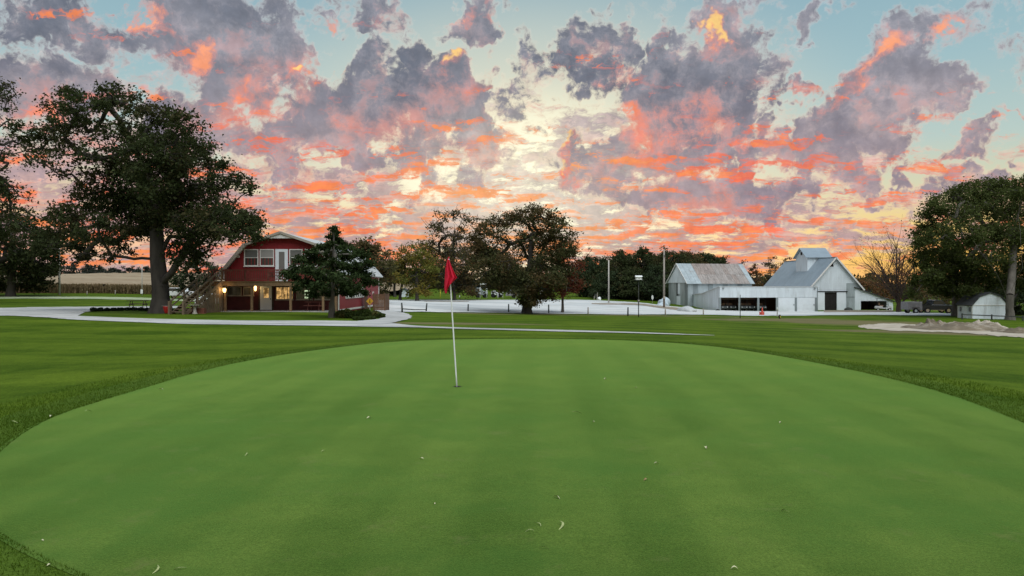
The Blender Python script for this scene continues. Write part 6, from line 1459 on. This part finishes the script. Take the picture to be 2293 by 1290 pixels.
# rail fence in front of the white shed
def rail_fence():
    Y = 79.5; s = thing('rail_fence', 'low dark rail fence in front of the white shed', 'fence', at(2154, Y)); o = at(2154, Y)
    zz = lambda px: Z_(np.interp(px, [2154, 2295], [704.5, 710]), Y) - o.z
    for a, b_ in ((2154, 2220), (2220, 2290), (2290, 2360)):
        m = MB(); m.bar((X_(a, Y) - o.x, 0, zz(a)), (X_(b_, Y) - o.x, 0, zz(b_)), .05, .11); m.build('rail', M['post_dark'], s)
    for px in (2154, 2220, 2290, 2360): g = at(px, Y); x = X_(px, Y) - o.x; part('post', 'post_dark', s, (x - .07, x + .07, -.09, -.026, g.z - o.z - .2, zz(px) + .14))
rail_fence()
# ------------------------------------------------------------------ spoil heap on the sand at the right
def spoil(name, label, px, py, w, h, d, mat, seed):
    g = G(px, py); k = g.y / F; rs = np.random.RandomState(seed); nx, ny = 70, 26
    u = np.linspace(-1, 1, nx); v = np.linspace(-1, 1, ny); U, V = np.meshgrid(u, v)
    env = np.maximum(0, 1 - np.abs(U) ** 2.2) * np.maximum(0, 1 - V ** 2)
    q = sum(np.sin(U * rs.uniform(3, 16) + rs.uniform(0, 6)) * np.cos(V * rs.uniform(2, 8) + rs.uniform(0, 6)) / (1 + .35 * i) for i in range(8))
    Zz = env ** .7 * h * k * (.62 + .26 * q + rs.normal(0, .07, U.shape)); Zz = np.maximum(Zz, -.1)
    Xx = U * w * k / 2; Yy = V * d
    Zt = ground_np(Xx + g.x, Yy + g.y) - g.z
    i = np.arange(ny - 1)[:, None] * nx + np.arange(nx - 1)[None, :]; f = np.stack([i, i + 1, i + nx + 1, i + nx], -1).reshape(-1, 4)
    o = link(name, mesh_np(name, np.stack([Xx, Yy, Zz + Zt - .02 + .06 * (env > .02)], -1), f, M[mat], True)); o.location = g
    return tag(o, label, 'heap')
spoil('spoil_heap', 'long low heap of earth and rubble on the sand at the right', 2150, 738, 215, 18, 2.4, 'earth_pile', 3)
spoil('spoil_heap', 'pale mound of sand in the middle of the long rubble heap', 2205, 735, 64, 19, 1.5, 'sand_pale', 5)
spoil('spoil_heap', 'small pale mound at the far left of the rubble heap', 2092, 731, 56, 16, 1.2, 'earth_pile', 8)
spoil('spoil_heap', 'low broken ground right of the pale sand mound', 2285, 746, 80, 13, 1.6, 'earth_pile', 9)
# ------------------------------------------------------------------ far side of the lot: pale trailer and machinery
def far_trailer():
    g = at(1146, 150); s = thing('flat_trailer', 'pale grey flat trailer parked on the far grass left of the broad oak', 'trailer', g, R(4)); k = 150 / F
    m = MB(); m.prism([(-14 * k, .4), (13 * k, .35), (13 * k, 1.3), (-8 * k, 1.25), (-13 * k, .9)], 'y', -1, 1); m.build('body', M['trailer_grey'], s, bevel=.04)
    part('bow', 'white_paint', s, (-6 * k, 2 * k, -.6, .6, 1.28, 1.7), bevel=.1)
    for y in (-1.02, 1.02): m = MB(); m.prism([(4 * k + math.cos(a) * .35, .35 + math.sin(a) * .35) for a in np.linspace(0, 2 * math.pi, 15)[:-1]], 'y', y - .1, y + .1); m.build('wheel', M['rubber'], s)
far_trailer()
def machine(label, px, Y, w, h, mat, rz):
    g = at(px, Y); s = thing('parked_machine', label, 'machine', g, rz, 'machinery parked on the far grass'); k = Y / F; w *= k; h *= k
    m = MB(); m.prism([(-w / 2, .5), (w / 2, .5), (w / 2, h * .6), (w * .1, h * .7), (-w * .1, h), (-w / 2, h)], 'y', -.8, .8); m.build('body', M[mat], s, bevel=.05)
    for x in (-w * .3, w * .32):
        for y in (-.85, .85): m = MB(); m.prism([(x + math.cos(a) * .42, .42 + math.sin(a) * .42) for a in np.linspace(0, 2 * math.pi, 15)[:-1]], 'y', y - .12, y + .12); m.build('wheel', M['rubber'], s)
    part('window', 'pane_dark', s, (-w * .45, -w * .12, -.83, -.80, h * .68, h * .94)); part('light', 'white_plastic', s, (w / 2, w / 2 + .05, -.5, -.2, h * .45, h * .58))
machine('blue-grey machine parked farthest left on the far grass', 1078, 150, 26, 22, 'galvanised_dark', R(10))
machine('small white and dark machine parked beside the pale trailer', 1112, 152, 22, 15, 'cart_body', R(-8))
machine('pale boxy machine right of the broad oak trunk', 1216, 146, 14, 18, 'stone_pale', R(5))
g = at(1083, 158); s = thing('sign_frame', 'pale crossbar sign on a frame above the parked machinery', 'sign', g); k = 158 / F
part('bar', 'white_plastic', s, (-8 * k, 6 * k, -.05, .05, Z_(637, 158) - g.z, Z_(634, 158) - g.z)); part('post', 'pole_wood', s, (-7 * k, -6 * k, -.05, .05, -.1, Z_(637, 158) - g.z)); part('post', 'pole_wood', s, (4 * k, 5 * k, -.05, .05, -.1, Z_(637, 158) - g.z))
g = at(907, 150); s = thing('small_hut', 'small pale hut behind the forked tree beyond the lot', 'hut', g); k = 150 / F
m = MB(); m.prism([(-9 * k, -.1), (4 * k, -.1), (4 * k, 14 * k), (-2.5 * k, 19 * k), (-9 * k, 14 * k)], 'y', 0, 2.5); m.build('wall', M['white_paint'], s)
for sg in (-1, 1): m = MB(); m.bar((-2.5 * k, 1.2, 19.6 * k), (-2.5 * k + sg * 7.5 * k, 1.2, 14 * k), 3.0, .1); m.build('roof', M['roof_dark'], s)
part('door', 'white_door', s, (0, 3 * k, -.05, 0, 0, 11 * k))

# ------------------------------------------------------------------ longer grass along the collar of the green
def collar():
    rs = np.random.RandomState(77); rim_ = np.array([(p.x, p.y) for p in GREEN_RIM]); c0 = np.array((0.3, 12.0)); n = 90000
    i = rs.randint(0, len(rim_), n); t = rs.uniform(0, 1, n)[:, None]; p = rim_[i] * (1 - t) + rim_[(i + 1) % len(rim_)] * t
    d = p - c0; L = np.linalg.norm(d, axis=1, keepdims=True); out = rs.uniform(0, 1, (n, 1)) ** 1.6 * 1.7 - .05
    q = p + d / L * out
    keep = (q[:, 1] > 2.0) & (rs.uniform(0, 1, n) < np.clip(12 / q[:, 1], 0, 1) ** 1.2); q = q[keep]; out = out[keep]; n = len(q)
    z = ground_np(q[:, 0], q[:, 1]); h = rs.uniform(.018, .042, n) * (.6 + .5 * np.clip(out[:, 0], 0, 1)); a = rs.uniform(0, 6.283, n); w = .0022 + .0010 * np.clip(q[:, 1] / 6, 0, 3)
    b = np.c_[q, z + .008]; s_ = np.c_[np.cos(a) * w, np.sin(a) * w, np.zeros(n)]; lean = np.c_[rs.normal(0, .4, n) * h, rs.normal(0, .4, n) * h, h]
    v = np.stack([b - s_, b + s_, b + lean], 1).reshape(-1, 3)
    tag(link('collar_grass', mesh_np('collar_grass', v, np.arange(len(v)).reshape(-1, 3), MATS['collar_leaf'])), 'longer grass along the edge of the putting green', 'grass', kind='stuff')
leaf_mat('collar_leaf', (.036, .080, .006), (.090, .145, .016), None, trans=.35)
collar()
